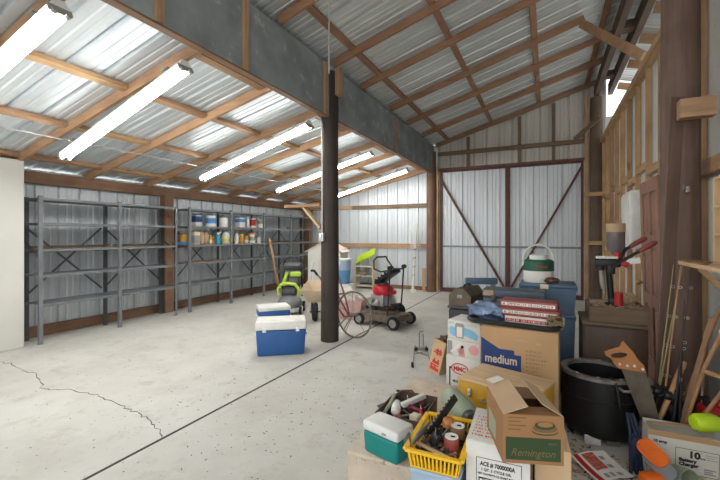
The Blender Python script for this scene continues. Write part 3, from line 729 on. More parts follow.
# faded pink tub with a crumpled bag, white playhouse
g = P(350, 300, 7.0)
t = thing('plastic_tub', 'faded pink tub behind the wheel hoe handles', 'tub', (g.x, g.y, 0), R(10))
mb = MB(); mb.tray(.56, .44, .33, .012, .05); obj('tub_body', mb, 'pink', t)
mb = MB(); mb.tube([(x, y, .325) for x, y in ((-.28, -.22), (.28, -.22), (.28, .22), (-.28, .22))], .014, 8, closed=True); obj('rim', mb, 'pink', t)
mb = MB(); mb.lump((-.03, 0, .31), (.22, .18, .20), .45, 2.6, 4, 4)
for v in mb.bm.verts: v.co.z = max(v.co.z, .20)
solo('crumpled_sack', mb, 'cloth', 'crumpled off white sack lying in the faded pink tub', 'sack', (g.x, g.y, 0), R(10))
g = P(328, 240, 9.4)
t = thing('playhouse', 'white wooden toy house with a pink roof behind the dark post', 'toy house', (g.x, g.y, 0), R(8))
mb = MB(); mb.prism([(-.42, 0), (.42, 0), (.42, 1.12), (0, 1.34), (-.42, 1.12)], .5, Matrix(((1, 0, 0, 0), (0, 0, 1, -.25), (0, 1, 0, 0), (0, 0, 0, 1)))); obj('house_body', mb, 'carton_white', t)
for s in (-1, 1):
    mb = MB(); mb.bar((s * .50, 0, 1.085), (s * .0, 0, 1.355), .58, .02, bev=.002); obj('roof_panel', mb, 'palepink', t)
mb = MB(); [mb.prism(p, .004) for p in frame(-.13, .6, .13, .9, .025)]; obj('window_trim', mb, 'palepink', t, (0, -.2505, 0), (R(90), 0, 0))
mb = MB(); mb.box((0, -.252, .25), (.24, .006, .5)); obj('door_panel', mb, 'palepink', t)
# pail on a white crate
g = P(344, 270, 8.6)
t = thing('milk_crate', 'white plastic crate under the blue pail', 'crate', (g.x, g.y, 0), R(5))
mb = MB(); mb.tray(.36, .34, .42, .014, .01); obj('crate_body', mb, 'white_plastic', t)
for z in (.12, .26):
    mb = MB(); mb.box((0, 0, z), (.37, .35, .025), bev=.004); obj('rib', mb, 'offwhite_plastic', t)
t = thing('lidded_pail', 'translucent blue pail on the white crate by the end wall', 'pail', (g.x, g.y, .4205), 0)
mb = MB(); mb.lathe([(0, 0), (.125, 0), (.15, .30), (0, .30)], 26); obj('pail_body', mb, 'waterblue', t)
mb = MB(); mb.lathe([(.151, .30), (.158, .52), (0, .52)], 26); obj('pail_shoulder', mb, 'lightblue', t, label='paler upper half of the pail')
mb = MB(); mb.lathe([(0, .56), (.165, .56), (.168, .52), (0, .52)], 26); obj('lid', mb, 'white_plastic', t)
# white shelf with lime lid
g = G(361, 289.5)
t = thing('small_shelf', 'small white three-shelf rack against the end wall', 'shelf rack', (g.x, 9.86, 0), 0)
for x in (-.27, .27):
    mb = MB(); mb.span((x - .015, -.15, 0), (x + .015, .15, .74)); obj('side_panel', mb, 'cream', t)
for z in (.06, .34, .60):
    mb = MB(); mb.span((-.255, -.15, z), (.255, .15, z + .025)); obj('shelf', mb, 'offwhite_plastic', t)
mb = MB(); mb.lathe([(0, 0), (.09, 0), (.12, .11), (.125, .11), (.11, .02), (0, .015)], 20)
solo('woven_basket', mb, 'tan', 'brown basket on the middle shelf of the small white rack', 'basket', (g.x - .08, 9.84, .3655))
mb = MB(); mb.box((0, 0, 0), (.62, .36, .03), bev=.012, seg=2); mb.box((0, 0, .018), (.54, .28, .012), bev=.005)
solo('plastic_tray', mb, 'lime', 'lime green tray propped slanting on the small white rack', 'tray', (g.x + .005, 9.83, .915), rot=(R(35), R(-25.5), 0))
# red push mower
t = thing('push_mower', 'red engined push mower with a dirty deck and folded handle', 'lawn mower', (-2.46, 6.0, 0), R(-11))
mb = MB()
mb.prism([(-.40, -.2), (-.3, -.245), (.2, -.245), (.38, -.2), (.40, .2), (.3, .245), (-.3, .245), (-.40, .2)], .11, Matrix.Translation((0, 0, .09)))
mb.prism([(-.3, -.18), (.15, -.18), (.26, 0), (.15, .18), (-.3, .18)], .05, Matrix.Translation((0, 0, .20)))
es = [e for e in mb.bm.edges]; bmesh.ops.bevel(mb.bm, geom=es, offset=.016, segments=2, affect='EDGES'); obj('deck', mb, 'deck', t)
for x, y, r in ((-.34, -.27, .10), (.33, -.27, .105), (-.34, .27, .10), (.33, .27, .105)):
    w_ = thing_w = MB(); w_.lathe([(r * .62, -.025), (r * .95, -.027), (r, -.012), (r, .012), (r * .95, .027), (r * .62, .025)], 24, Matrix.Translation((x, y, r)) @ Matrix.Rotation(R(90), 4, 'X'))
    wo = obj('wheel', w_, 'rubber', t)
    mb = MB(); mb.cyl((x, y - .022, r), (x, y + .022, r), r * .63, n=22); mb.cyl((x, y - .03, r), (x, y + .03, r), r * .2, n=12)
    obj('wheel_hub', mb, 'engine', wo)
mb = MB(); mb.cyl((-.02, 0, .24), (-.02, 0, .33), .15, n=22); mb.box((.12, 0, .31), (.22, .2, .10), bev=.02); mb.box((-.2, 0, .28), (.2, .3, .07), bev=.02); obj('engine_base', mb, 'black_plastic', t)
mb = MB(); mb.box((-.06, -.03, .42), (.26, .26, .20), bev=.025)
for k in range(7): mb.box((.12, -.02, .35 + k * .022), (.13, .2, .008))
mb.cyl((-.16, -.15, .42), (-.16, -.22, .42), .05, n=16); mb.ball((-.05, -.17, .38), (.05, .04, .06), 12); obj('engine_block', mb, 'engine', t)
mb = MB(); mb.lathe([(.165, .50), (.18, .53), (.175, .60), (.14, .655), (.06, .675), (0, .675)], 28, Matrix.Translation((-.03, 0, 0))); mb.box((.10, 0, .545), (.16, .2, .07), bev=.025); obj('engine_cover', mb, 'engine_red', t)
mb = MB(); mb.cyl((-.03, 0, .665), (-.03, 0, .70), .09, .08, n=20); obj('recoil_cap', mb, 'dark_grey', t)
mb = MB(); mb.box((.03, .03, .80), (.40, .30, .07), rot=(0, R(-34), 0), bev=.02)
for k in range(5): mb.box((-.09 + k * .062, -.125 + .0 * k, .725 + k * .042), (.025, .03, .085), rot=(0, R(-34), 0), bev=.004)
obj('folded_grass_bag', mb, 'black_plastic', t)
for s in (-1, 1):
    mb = MB(); mb.tube([(.18, s * .21, .20), (.21, s * .21, .55), (.24, s * .21, .98)], .013, 8); obj('handle_tube', mb, 'black_plastic', t)
    mb = MB(); mb.cyl((.24, s * .19, .97), (.24, s * .25, .97), .035, n=14); obj('handle_knob', mb, 'black_plastic', t)
mb = MB(); mb.tube([(.22, -.20, .93), (.05, -.2, .90), (-.09, -.19, .94), (-.11, -.17, 1.07), (-.09, -.11, 1.13), (-.05, .11, 1.13), (-.06, .17, 1.07), (.05, .2, .92), (.22, .2, .93)], .014, 8); obj('handle_loop', mb, 'black_plastic', t)
mb = MB(); mb.cyl((.08, .27, .2), (.08, .33, .2), .125, n=24); obj('side_shroud', mb, 'rubber', t)
mb = MB(); mb.box((.13, -.12, .30), (.05, .03, .03), bev=.006); obj('red_lever', mb, 'engine_red', t)
# wheel hoe
g = G(354, 338)
t = thing('wheel_hoe', 'old wheel hoe with one big wheel and reddish handles beside the post', 'garden tool', (g.x, g.y, 0), R(-14))
r = .33; mb = MB(); mb.tube([(r * math.cos(k * math.pi / 18), 0, r + .012 + r * math.sin(k * math.pi / 18)) for k in range(36)], .0135, 8, closed=True); obj('wheel_rim', mb, 'deck', t)
for k in range(5):
    q = k * 2 * math.pi / 5 + .4; mb = MB(); mb.cyl((0, .02 * (-1) ** k, r + .012), (r * math.cos(q), 0, r + .012 + r * math.sin(q)), .005, n=6); obj('spoke', mb, 'dull_steel', t)
mb = MB(); mb.cyl((0, -.06, r + .012), (0, .06, r + .012), .025, n=14); obj('hub', mb, 'dull_steel', t)
for s in (-1, 1):
    mb = MB(); mb.tube([(.04, s * .05, r), (-.14, s * .06, .30), (-.28, s * .13, .52), (-.5, s * .2, .86), (-.58, s * .21, .93)], .014, 8); obj('handle', mb, 'rusty_red', t)
    mb = MB(); mb.tube([(-.55, s * .21, .90), (-.62, s * .21, .96), (-.68, s * .21, .955)], .019, 8); obj('handle_grip', mb, 'handgrip_black', t)
    mb = MB(); mb.tube([(-.08, s * .06, .31), (-.2, s * .09, .18), (-.3, s * .10, .04), (-.24, s * .10, .005)], .010, 8); obj('tine', mb, 'dull_steel', t)
mb = MB(); mb.bar((-.33, -.15, .6), (-.33, .15, .6), .02, .02); mb.bar((-.10, -.06, .31), (-.10, .06, .31), .02, .02); mb.bar((-.33, 0, .6), (-.1, 0, .31), .018, .018); obj('cross_bar', mb, 'rusty_red', t)
# antenna mast
g = G(413, 291.5)
t = thing('antenna_mast', 'white antenna mast with short rods leaning on the end wall', 'antenna', (g.x, g.y - .02, 0), A)
mb = MB(); mb.box((0, 0, .03), (.16, .14, .06), bev=.01); obj('base', mb, 'white_plastic', t)
top = Vector((.12, .10, 1.80)); mb = MB(); mb.cyl((0, 0, .05), top, .034, .018, n=10); obj('mast', mb, 'white_plastic', t)
for k in range(4):
    p = Vector((0, 0, .05)).lerp(top, .22 + k * .13); mb = MB(); mb.box(p, (.07, .05, .03), rot=(0, R(-20), 0), bev=.006); obj('clamp', mb, 'grey_plastic', t)
for k in range(14):
    p = Vector((0, 0, .05)).lerp(top, .60 + k * .0295); mb = MB(); L_ = .17 - .009 * k; mb.cyl(p - Vector((L_, 0, .0)), p + Vector((L_ * .9, 0, .02)), .009, n=6); obj('antenna_rod', mb, 'offwhite_plastic', t)
for s in (-1, 1):
    mb = MB(); mb.tube([Vector((0, 0, .05)).lerp(top, .62), Vector((.10 + s * .12, .10, 1.3)), Vector((.12 + s * .16, .10, 1.62))], .008, 6); obj('stay', mb, 'conduit', t)
# sawhorse
g = P(481, 279, 5.6)
t = thing('sawhorse', 'blue topped folding sawhorse behind the brown tool case', 'sawhorse', (g.x, g.y, 0), R(22))
mb = MB(); mb.box((0, 0, g.z - .03), (.46, .09, .09), bev=.02, seg=2); obj('top_beam', mb, 'tote_blue', t)
for x in (-.17, .17):
    for s in (-1, 1):
        mb = MB(); mb.bar((x, s * .03, g.z - .075), (x * 1.1, s * .22, 0), .05, .03, bev=.004); obj('leg', mb, 'grey_plastic', t)
# little trolley and red lettered carton
g = G(421, 366)
t = thing('folding_trolley', 'small folded wire luggage trolley on the bare floor', 'trolley', (g.x, g.y, 0), A)
for s in (-1, 1):
    mb = MB(); mb.tube([(s * .10, -.05, .03), (s * .075, 0, .18), (s * .06, .02, .23)], .007, 8); obj('frame_leg', mb, 'dull_steel', t)
    mb = MB(); mb.cyl((s * .105 - .012, -.055, .032), (s * .105 + .012, -.055, .032), .030, n=16); obj('wheel', mb, 'rubber', t)
mb = MB(); mb.tube([(-.015, .02, .2), (-.015, .03, .37), (-.005, .03, .385), (.03, .03, .388)], .006, 8); mb.tube([(.03, .02, .2), (.03, .03, .36)], .006, 8); obj('handle', mb, 'dull_steel', t)
mb = MB(); mb.box((0, 0, .2), (.13, .05, .035), bev=.006); mb.bar((-.07, 0, .14), (.07, 0, .17), .012, .012); mb.bar((-.07, 0, .17), (.07, 0, .12), .012, .012); obj('folded_base', mb, 'dull_steel', t)
for s in (-1, 1):
    mb = MB(); mb.cyl((s * .06, -.03, .2), (s * .06, .0, .2), .022, n=12); obj('joint', mb, 'black_plastic', t)
a = G(427, 371); b = G(440.5, 376.5); e = b - a
t = thing('carton', 'tan carton with red printing leaning against the white stack', 'carton', (a.x, a.y, 0), rot=(R(-9), R(9), math.atan2(e.y, e.x)))
W_ = .17; D_ = .15; H_ = .38
mb = MB(); mb.tray(W_, D_, H_, .005); mb.xf(Matrix.Translation((W_ / 2, D_ / 2, 0))); obj('carton_body', mb, 'carton_tan', t)
deco([rect(.025, .05, .15, .085), rect(.02, .10, .135, .115), rect(.03, .085, .05, .10), rect(.08, .085, .10, .10), rect(.04, .125, .14, .155), rect(.055, .13, .075, .18), rect(.11, .15, .13, .18)], 'red_ink', t, (0, -.0004, 0))
deco([rect(.03, .235, .15, .25), rect(.05, .255, .14, .275), rect(.075, .215, .095, .29), rect(.115, .225, .13, .295)], 'red_ink', t, (0, -.0004, 0))
mb = MB(); mb.lump((W_ / 2, D_ / 2, .35), (.07, .06, .09), .5, 3, 3); obj('stuffing', mb, 'brownlump', t)
# ------------------------------------------------------------------ cartons helper: local x right, y back, origin front-left-bottom
def carton(label, fl, rotz, w, d, h, m='carton', cat='carton', name='carton', tape='carton_flap', rot=None, seam=True):
    t = thing(name, label, cat, fl, rotz, rot=rot)
    mb = MB(); mb.span((0, 0, 0), (w, d, h), bev=.004); obj('carton_body', mb, m, t)
    if seam:
        mb = MB(); mb.span((w * .02, d / 2 - .022, h), (w * .98, d / 2 + .022, h + .0008)); obj('tape', mb, tape, t)
    return t
# long cream crate along the floor
t = thing('wooden_crate', 'long low cream wooden crate with worn paint on the floor', 'crate', (-1.045, 1.985, 0))
mb = MB(); mb.tray(.45, 1.24, .222, .018); mb.xf(Matrix.Translation((.225, .62, 0))); obj('crate_body', mb, 'crate', t)
for y0, y1 in ((0, .50), (.506, .90), (.906, 1.24)):
    mb = MB(); mb.span((-.006, y0 - (.008 if y0 == 0 else 0), .2225), (.455, y1, .249), bev=.005); obj('lid_board', mb, 'crate', t)
CT = .2495
# teal cooler on the crate
a = G(401.5, 467, CT); b = G(366, 449.5, CT); e = (a - b).normalized(); L = .255; nrm = Vector((-e.y, e.x, 0)); c = a - e * L / 2 + nrm * .070 + Vector((-.012, -.012, 0))
t = thing('ice_chest', 'small teal cooler with an off white lid on the cream crate', 'cooler', (c.x, c.y, CT), math.atan2(e.y, e.x))
mb = MB(); mb.box((0, 0, .062), (.25, .155, .124), bev=.016, seg=3)
for v in mb.bm.verts:
    k = .93 + .07 * v.co.z / .124; v.co.x *= k; v.co.y *= k
obj('cooler_body', mb, 'teal_plastic', t)
mb = MB(); mb.box((0, 0, .154), (.256, .162, .058), bev=.018, seg=3); obj('lid', mb, 'offwhite_plastic', t)
mb = MB(); mb.box((.035, -.0818, .150), (.03, .003, .012), bev=.001); obj('badge', mb, 'grey_ink', t)
# open box of tools on the crate
tb = thing('tool_tray', 'open dark box full of hand tools behind the teal cooler', 'tool box', (-.845, 2.46, CT))
mb = MB(); mb.tray(.30, .41, .115, .006, .004); obj('tray_body', mb, 'dark_x', tb)
mb = MB(); mb.prism([(-.19, .02), (-.15, -.02), (-.15, .12)], .003, Matrix.Translation((-.0, -.10, .10))); obj('side_flap', mb, 'dark_grey', tb)
GT = 'hand tools in the dark open box'
def tool(name, mb, m, label, cat, loc, rot=(0, 0, 0), group=GT): return solo(name, mb, m, label, cat, loc, rot=rot, group=group)
tx, ty, tz = -.845, 2.46, CT + .0065
t = thing('caulk_tube', 'white tube with a rounded end lying across the left of the tool box', 'tube', (tx - .07, ty - .03, tz + .085), rot=(R(82), 0, R(18)), group=GT)
mb = MB(); mb.lathe([(0, -.09), (.028, -.09), (.032, -.08), (.032, .06), (.028, .08), (0, .085)], 18); obj('tube_body', mb, 'white_plastic', t)
mb = MB(); mb.lathe([(.026, .08), (.016, .10), (0, .105)], 14); obj('tube_cap', mb, 'offwhite_plastic', t)
for i, (x, y, z, L, rz, rx, m, l) in enumerate((
        (-.01, .05, .10, .17, 25, 8, 'maroon', 'dark red handled tool lying left of the white box in the tool box'),
        (.09, .06, .07, .20, -15, 4, 'maroon', 'dark red handle against the far right side of the tool box'),
        (.05, -.07, .075, .16, 60, 4, 'dullred', 'short red handle at the front right of the tool box'),
        (.10, -.02, .085, .15, 20, 10, 'red', 'bright red handle at the right of the tool box'),
        (.03, .0, .095, .15, 75, 5, 'maroon', 'dark red handle lying crosswise in the middle of the tool box'),
        (.06, .13, .085, .14, 8, 3, 'maroon', 'dark red handle at the far right corner of the tool box'),
        (.0, -.12, .08, .14, -50, 3, 'dullred', 'red handle nearest the teal cooler in the tool box'))):
    t = thing('screwdriver', l, 'tool', (tx + x, ty + y, tz + z), rot=(R(rx), 0, R(rz)), group=GT)
    mb = MB(); mb.cyl((0, -L * .5, 0), (0, 0, 0), .012, .014, n=10); obj('handle', mb, m, t)
    mb = MB(); mb.cyl((0, 0, 0), (0, L * .5, 0), .0035, n=8); obj('shaft', mb, 'steel', t)
mb = MB(); mb.box((0, 0, 0), (.035, .21, .03), bev=.003); tool('slim_box', mb, 'carton_white', 'long slim white box lying diagonally on the tools', 'box', (tx + .02, ty + .07, tz + .113), (R(4), 0, R(-28)))
mb = MB(); mb.box((0, 0, 0), (.055, .06, .055), bev=.003); tool('small_box', mb, 'cream', 'small cream box at the near right corner of the tools', 'box', (tx + .095, ty - .125, tz + .085), (0, 0, R(-12)))
mb = MB(); mb.tube([(-.10, .0, 0), (-.05, .05, .03), (.02, .06, .04), (.07, .02, .02)], .008, 8); tool('plier_handles', mb, 'brownlump', 'brown curved grips at the far left of the tool box', 'tool', (tx - .05, ty + .12, tz + .09))
mb = MB(); mb.tube([(0, -.1, 0), (.01, 0, .03), (0, .1, .05)], .013, 8); tool('wrench', mb, 'sage', 'grey green bar standing along the left wall of the tool box', 'tool', (tx - .125, ty - .02, tz + .07))
mb = MB(); mb.ball((0, 0, 0), (.018, .018, .014), 12); tool('yellow_knob', mb, 'cream', 'yellowish knob at the far left corner of the tool box', 'knob', (tx - .137, ty + .15, tz + .10))
mb = MB(); mb.box((0, 0, 0), (.10, .014, .02), bev=.004); mb.cyl((-.02, -.02, 0), (-.02, .03, .01), .012, n=10); tool('steel_clamp', mb, 'steel', 'shiny steel clamp beneath the white tube', 'tool', (tx - .02, ty - .08, tz + .055), (0, 0, R(50)))
mb = MB()
for k in range(40):
    x, y = random.uniform(-.125, .125), random.uniform(-.18, .18); a_ = random.uniform(0, 3.1); L = random.uniform(.02, .06)
    mb.bar((x, y, .004 + random.random() * .05), (x + L * math.cos(a_), y + L * math.sin(a_), .01 + random.random() * .05), .012, .01)
for v in mb.bm.verts: v.co.x = max(-.135, min(.135, v.co.x)); v.co.y = max(-.19, min(.19, v.co.y)); v.co.z = max(v.co.z, 0)
tag(obj('loose_tool_bits', mb, ['dark_grey'], None, (tx, ty, tz)), 'jumble of small dark parts at the bottom of the tool box', 'tool bits', None, 'stuff')

# white stack
t = carton('big white carton with a red oval mark, bottom of the white stack', (-.785, 3.30, 0), R(-13), .30, .30, .475, 'carton_white', seam=False)
deco([oval(.125, .375, .078, .048)], 'red_ink', t, (0, -.0004, 0)); deco([oval(.125, .375, .068, .038)], 'carton_white', t, (0, -.0012, 0), name='oval_field')
text('MMC', .05, 'red_ink', t, (.125, -.0022, .357), align='CENTER', bold=.0025)
deco([rect(.028, .10, .040, .375), rect(.028, .365, .05, .38), rect(.205, .366, .225, .376)], 'ink', t, (0, -.0004, 0), name='printed_line')
text('MADE IN', .028, 'ink', t, (.06, -.0006, .255), bold=.001); scribble([(.055, .17, .10, .016), (.06, .145, .06, .006)], 'grey_ink', t)
t = carton('flat white carton with a pink figure print, middle of the white stack', (-.78, 3.305, .4755), R(-13), .295, .29, .134, 'carton_white', seam=False)
deco([rect(.005, .01, .05, .125)], 'grey_ink', t, (0, -.0004, 0)); deco([[(.03, .035), (.045, .02), (.135, .10), (.12, .12)]], 'paper', t, (0, -.0012, 0), name='pale_band')
deco([[(.105, .005), (.165, .005), (.155, .07), (.12, .075)], oval(.125, .05, .03, .025, 12), oval(.24, .075, .045, .042, 14)], 'pink_ink', t, (0, -.0012, 0), name='pink_figure')
deco([oval(.14, .086, .014, .014, 12)], 'ink', t, (0, -.0014, 0), name='dark_head')
t = carton('white carton with blue splash print, topmost of the white stack', (-.775, 3.31, .6105), R(-13), .29, .28, .165, 'carton_white', tape='paper')
deco([[(.02, .05), (.06, .03), (.16, .045), (.26, .02), (.275, .06), (.23, .10), (.15, .115), (.08, .10), (.03, .115), (.015, .09)]], 'skyblue_ink', t, (0, -.0004, 0))
deco([[(.075, .02), (.145, .02), (.155, .13), (.14, .145), (.08, .145), (.068, .13)]], 'grey_ink', t, (0, -.0012, 0), name='printed_case')
deco([rect(.085, .03, .135, .115)], 'paper', t, (0, -.002, 0), name='pale_window')
scribble([(.014, .135, .045, .014), (.16, .135, .10, .006)], 'grey_ink', t)

# medium moving carton on a lower carton
MX, MY, MR = -.458, 3.035, R(-3)
t = carton('plain brown carton under the medium moving carton', (MX + .01, MY + .01, 0), MR, .515, .39, .372, 'carton', seam=False)
t = carton('brown moving carton printed medium in a blue field', (MX, MY, .3725), MR, .525, .40, .44, 'carton')
deco([[(.004, .05), (.285, .05), (.285, .25), (.238, .25), (.238, .282), (.135, .282), (.004, .355)]], 'navy_ink', t, (0, -.0004, 0))
text('medium', .088, 'pale_ink', t, (.030, -.0014, .176), bold=.002, sx=.80)
for k, s in enumerate(('Household', 'Bathroom', 'Kitchen/Misc', 'Living/Room', 'Bedroom', 'Basics', 'Closets')):
    z = .285 - k * .028
    deco([rect(.318, z, .326, z + .010)], 'brown_ink', t, (0, -.0004, 0), name='printed_bullet'); scribble([(.338, z, .012 * len(s) * .8, .012)], 'brown_ink', t, seed=k)
deco([oval(.29, .36, .05, .008, 16), oval(.40, .35, .02, .01, 12)], 'carton_flap', t, (0, -.0004, 0), name='scuff')
TZ = .8135
# black tray lid with things on it
t = thing('long_tray', 'black rounded tray lying across the white stack and the moving carton', 'tray', (-.235, 3.235, TZ), R(-8))
def rr(hw, hd, r, n=6):
    out = []
    for cx, cy, a0 in ((hw - r, hd - r, 0), (-hw + r, hd - r, 90), (-hw + r, -hd + r, 180), (hw - r, -hd + r, 270)):
        for k in range(n + 1):
            q = R(a0 + 90 * k / n); out.append((cx + r * math.cos(q), cy + r * math.sin(q)))
    return out
mb = MB(); mb.prism(rr(.325, .175, .09), .008); obj('tray_floor', mb, 'dark_grey', t)
mb = MB(); mb.tube([(x, y, .022) for x, y in rr(.325, .175, .09)], .018, 8, closed=True); obj('tray_rim', mb, 'black_plastic', t)
TI = TZ + .0085
tr = R(-7)
def redbox(label, x, y, z, m, l1, dz=0):
    t = carton(label, (x, y, z), tr + R(dz), .40, .16, .058, m, 'box', 'flat_box', seam=False)
    deco([rect(.01, .018, .385, .042)], 'paper' if m != 'carton_white' else 'red_ink', t, (0, -.0004, 0), name='label_band')
    scribble([(.02, .021, .35, .018)], 'dullred' if m != 'carton_white' else 'paper', t, off=-.0012, seed=len(label))
    return t
redbox('white and red flat box, lowest of the three on the black tray', -.300, 3.165, TI, 'carton_white', 'CLAY TARGETS')
redbox('worn red flat box, middle one of the three on the black tray', -.325, 3.175, TI + .0585, 'dullred', 'GAME LOAD SHELLS')
redbox('worn red flat box, topmost of the three on the black tray', -.335, 3.19, TI + .1170, 'dullred', 'TARGET LOAD SHELLS', 2)
mb = MB()
for k in range(5):
    mb.tube([(.05 * math.cos(q * .7 + k) * (1 - .05 * k), .05 * math.sin(q * .7 + k), .012 + k * .018 + .01 * math.sin(q * 1.3)) for q in range(12)], .011, 6)
for v in mb.bm.verts: v.co.z = max(v.co.z, 0)
solo('strap_bundle', mb, 'camo', 'bundle of camouflage strap at the right end of the black tray', 'strap', (.045, 3.115, TI + .002 + .0585 * 0))
mb = MB(); mb.lump((0, 0, .065), (.155, .10, .065), .35, 2.2, 5, 4)
for v in mb.bm.verts: v.co.z = max(v.co.z, 0)
solo('plastic_bag', mb, 'bag', 'crumpled clear bag of blue cloth at the left end of the black tray', 'bag', (-.455, 3.275, TI), R(-20))
mb = MB(); mb.lump((0, 0, .03), (.08, .05, .03), .3, 2.2, 9, 3)
for v in mb.bm.verts: v.co.z = max(v.co.z, 0)
solo('folded_cloth', mb, 'navy', 'folded dark blue cloth between the clear bag and the red boxes', 'cloth', (-.385, 3.135, TI), R(-10))
# dark bin with the brown case
t = thing('storage_bin', 'tall black bin under the brown metal case', 'bin', (-.735, 3.98, 0), R(-6))
mb = MB(); mb.box((0, 0, .39), (.25, .42, .78), bev=.02); obj('bin_body', mb, 'black_plastic', t)
mb = MB(); mb.box((0, 0, .797), (.265, .44, .03), bev=.01); obj('lid', mb, 'dark_grey', t)
t = thing('tool_case', 'brown ridged metal tool case standing on the black bin', 'tool box', (-.735, 3.98, .8125), R(-10))
mb = MB(); mb.prism([(-.11, 0), (.11, 0), (.11, .095), (.045, .165), (-.045, .165), (-.11, .095)], .40, Matrix(((1, 0, 0, 0), (0, 0, 1, -.2), (0, 1, 0, 0), (0, 0, 0, 1)))); obj('case_body', mb, 'toolbox_brown', t)
mb = MB(); mb.tube([(0, -.09, .165), (0, -.07, .19), (0, .07, .19), (0, .09, .165)], .009, 8); obj('handle', mb, 'black_plastic', t)
mb = MB(); mb.box((0, -.201, .09), (.05, .006, .035), bev=.002); obj('latch', mb, 'dull_steel', t)
# grey trunk on a tote, blue totes
def tote(label, x0, y0, w, d, z0, h, m, lm, clasp=True):
    t = thing('storage_tote', label, 'storage tote', (x0 + w / 2, y0 + d / 2, z0)); lh = .035
    mb = MB(); mb.tray(w * .97, d * .97, h - lh, .006, .02); obj('tote_body', mb, m, t)
    mb = MB(); mb.box((0, 0, h - lh * .5), (w, d, lh - .002), bev=.012); mb.box((0, 0, h - .001), (w * .84, d * .8, .006), bev=.002); obj('lid', mb, lm, t)
    for s in (-1, 1):
        mb = MB(); mb.box((s * w * .487, 0, h - lh - .02), (.03, .12, .03), bev=.008); obj('handle', mb, lm, t)
    return t
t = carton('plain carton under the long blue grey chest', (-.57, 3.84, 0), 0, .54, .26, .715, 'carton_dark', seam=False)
t = thing('storage_chest', 'long blue grey plastic chest behind the red boxes', 'tool box', (-.295, 3.965, .7155), R(1))
mb = MB(); mb.box((0, 0, .095), (.53, .255, .19), bev=.012); obj('chest_body', mb, 'trunk_grey', t)
mb = MB(); mb.box((0, 0, .229), (.545, .265, .074), bev=.014); mb.box((0, 0, .268), (.40, .18, .010), bev=.004); obj('lid', mb, 'trunk_grey', t)
for x in (-.17, .17):
    mb = MB(); mb.box((x, -.137, .185), (.05, .012, .06), bev=.004); obj('latch', mb, 'dark_grey', t)
mb = MB(); mb.box((-.215, -.1345, .235), (.09, .004, .05), bev=.001); obj('masking_tape', mb, 'carton_flap', t)
tote('tall dark blue tote at the bottom, under the blue lidded tote', -.245, 4.12, .485, .40, 0, .74, 'tote_blue', 'tote_blue')
bt = tote('blue lidded tote carrying the drink jug', -.255, 4.115, .505, .41, .7405, .285, 'tote_blue', 'tote_blue')
mb = MB(); mb.box((0, 0, 0), (.075, .006, .045), bev=.001)
obj('yellow_tag', mb, 'cream', bt, (-.0275, -.2075, .262), label='pale yellow tag on the lid edge')
JZ = 1.0300
t = thing('drink_jug', 'green and white insulated jug with a hoop handle on the blue tote', 'jug', (-.085, 4.28, JZ), R(14))
mb = MB(); mb.lathe([(0, 0), (.128, 0), (.138, .015), (.142, .115), (0, .115)], 36); obj('jug_base', mb, 'white_plastic', t)
mb = MB(); mb.lathe([(.1435, .115), (.1425, .205), (.12, .225), (0, .225)], 36); obj('jug_band', mb, 'green', t, label='dark green upper band of the jug')
mb = MB(); mb.lathe([(.082, .22), (.085, .26), (.07, .272), (0, .272)], 30); obj('lid', mb, 'white_plastic', t)
mb = MB(); mb.tube([(-.143, 0, .17), (-.145, 0, .23)] + arc((0, 0, .23), .143, R(172), R(8), 12) + [(.145, 0, .23), (.143, 0, .17)], .010, 8); obj('hoop_handle', mb, 'offwhite_plastic', t)
tx_ = text('Coleman', .036, 'red_ink', t, (-.0, -.1455, .150), align='CENTER', bold=.0012, shear=.2, sx=.75)
mb = MB(); mb.cyl((0, -.14, .04), (0, -.165, .04), .012, n=12); obj('spout', mb, 'offwhite_plastic', t)
mb = MB(); mb.lump((0, 0, .03), (.07, .05, .03), .35, 2.5, 2, 3)
for v in mb.bm.verts: v.co.z = max(v.co.z, 0)
solo('leather_glove', mb, 'brownlump', 'crumpled brown leather lump on the blue tote in front of the jug', 'glove', (.035, 4.17, JZ - .0005), R(20))

# ochre case on a carton
cr_ = R(-17.8)
t = carton('plain carton below the ochre wooden case', (-.515, 2.555, 0), cr_, .46, .33, .388, 'carton_flap', seam=False)
t = thing('wooden_case', 'ochre painted wooden case with a bare board top and latch', 'case', (-.531, 2.566, .3885), cr_)
mb = MB(); mb.span((0, 0, 0), (.484, .355, .163), bev=.004); obj('case_body', mb, 'yellow_paint', t)
mb = MB(); mb.span((-.004, -.004, .1635), (.488, .359, .181), bev=.003); obj('top_board', mb, 'pale_x', t, label='bare wooden top board')
mb = MB(); mb.box((.085, -.008, .10), (.028, .012, .055), bev=.004); mb.box((.085, -.016, .085), (.02, .01, .02), bev=.003); obj('latch', mb, 'steel', t)
mb = MB(); mb.tube([(.18, -.004, .08), (.18, -.03, .075), (.28, -.03, .075), (.28, -.004, .08)], .007, 8); obj('handle', mb, 'dull_steel', t)
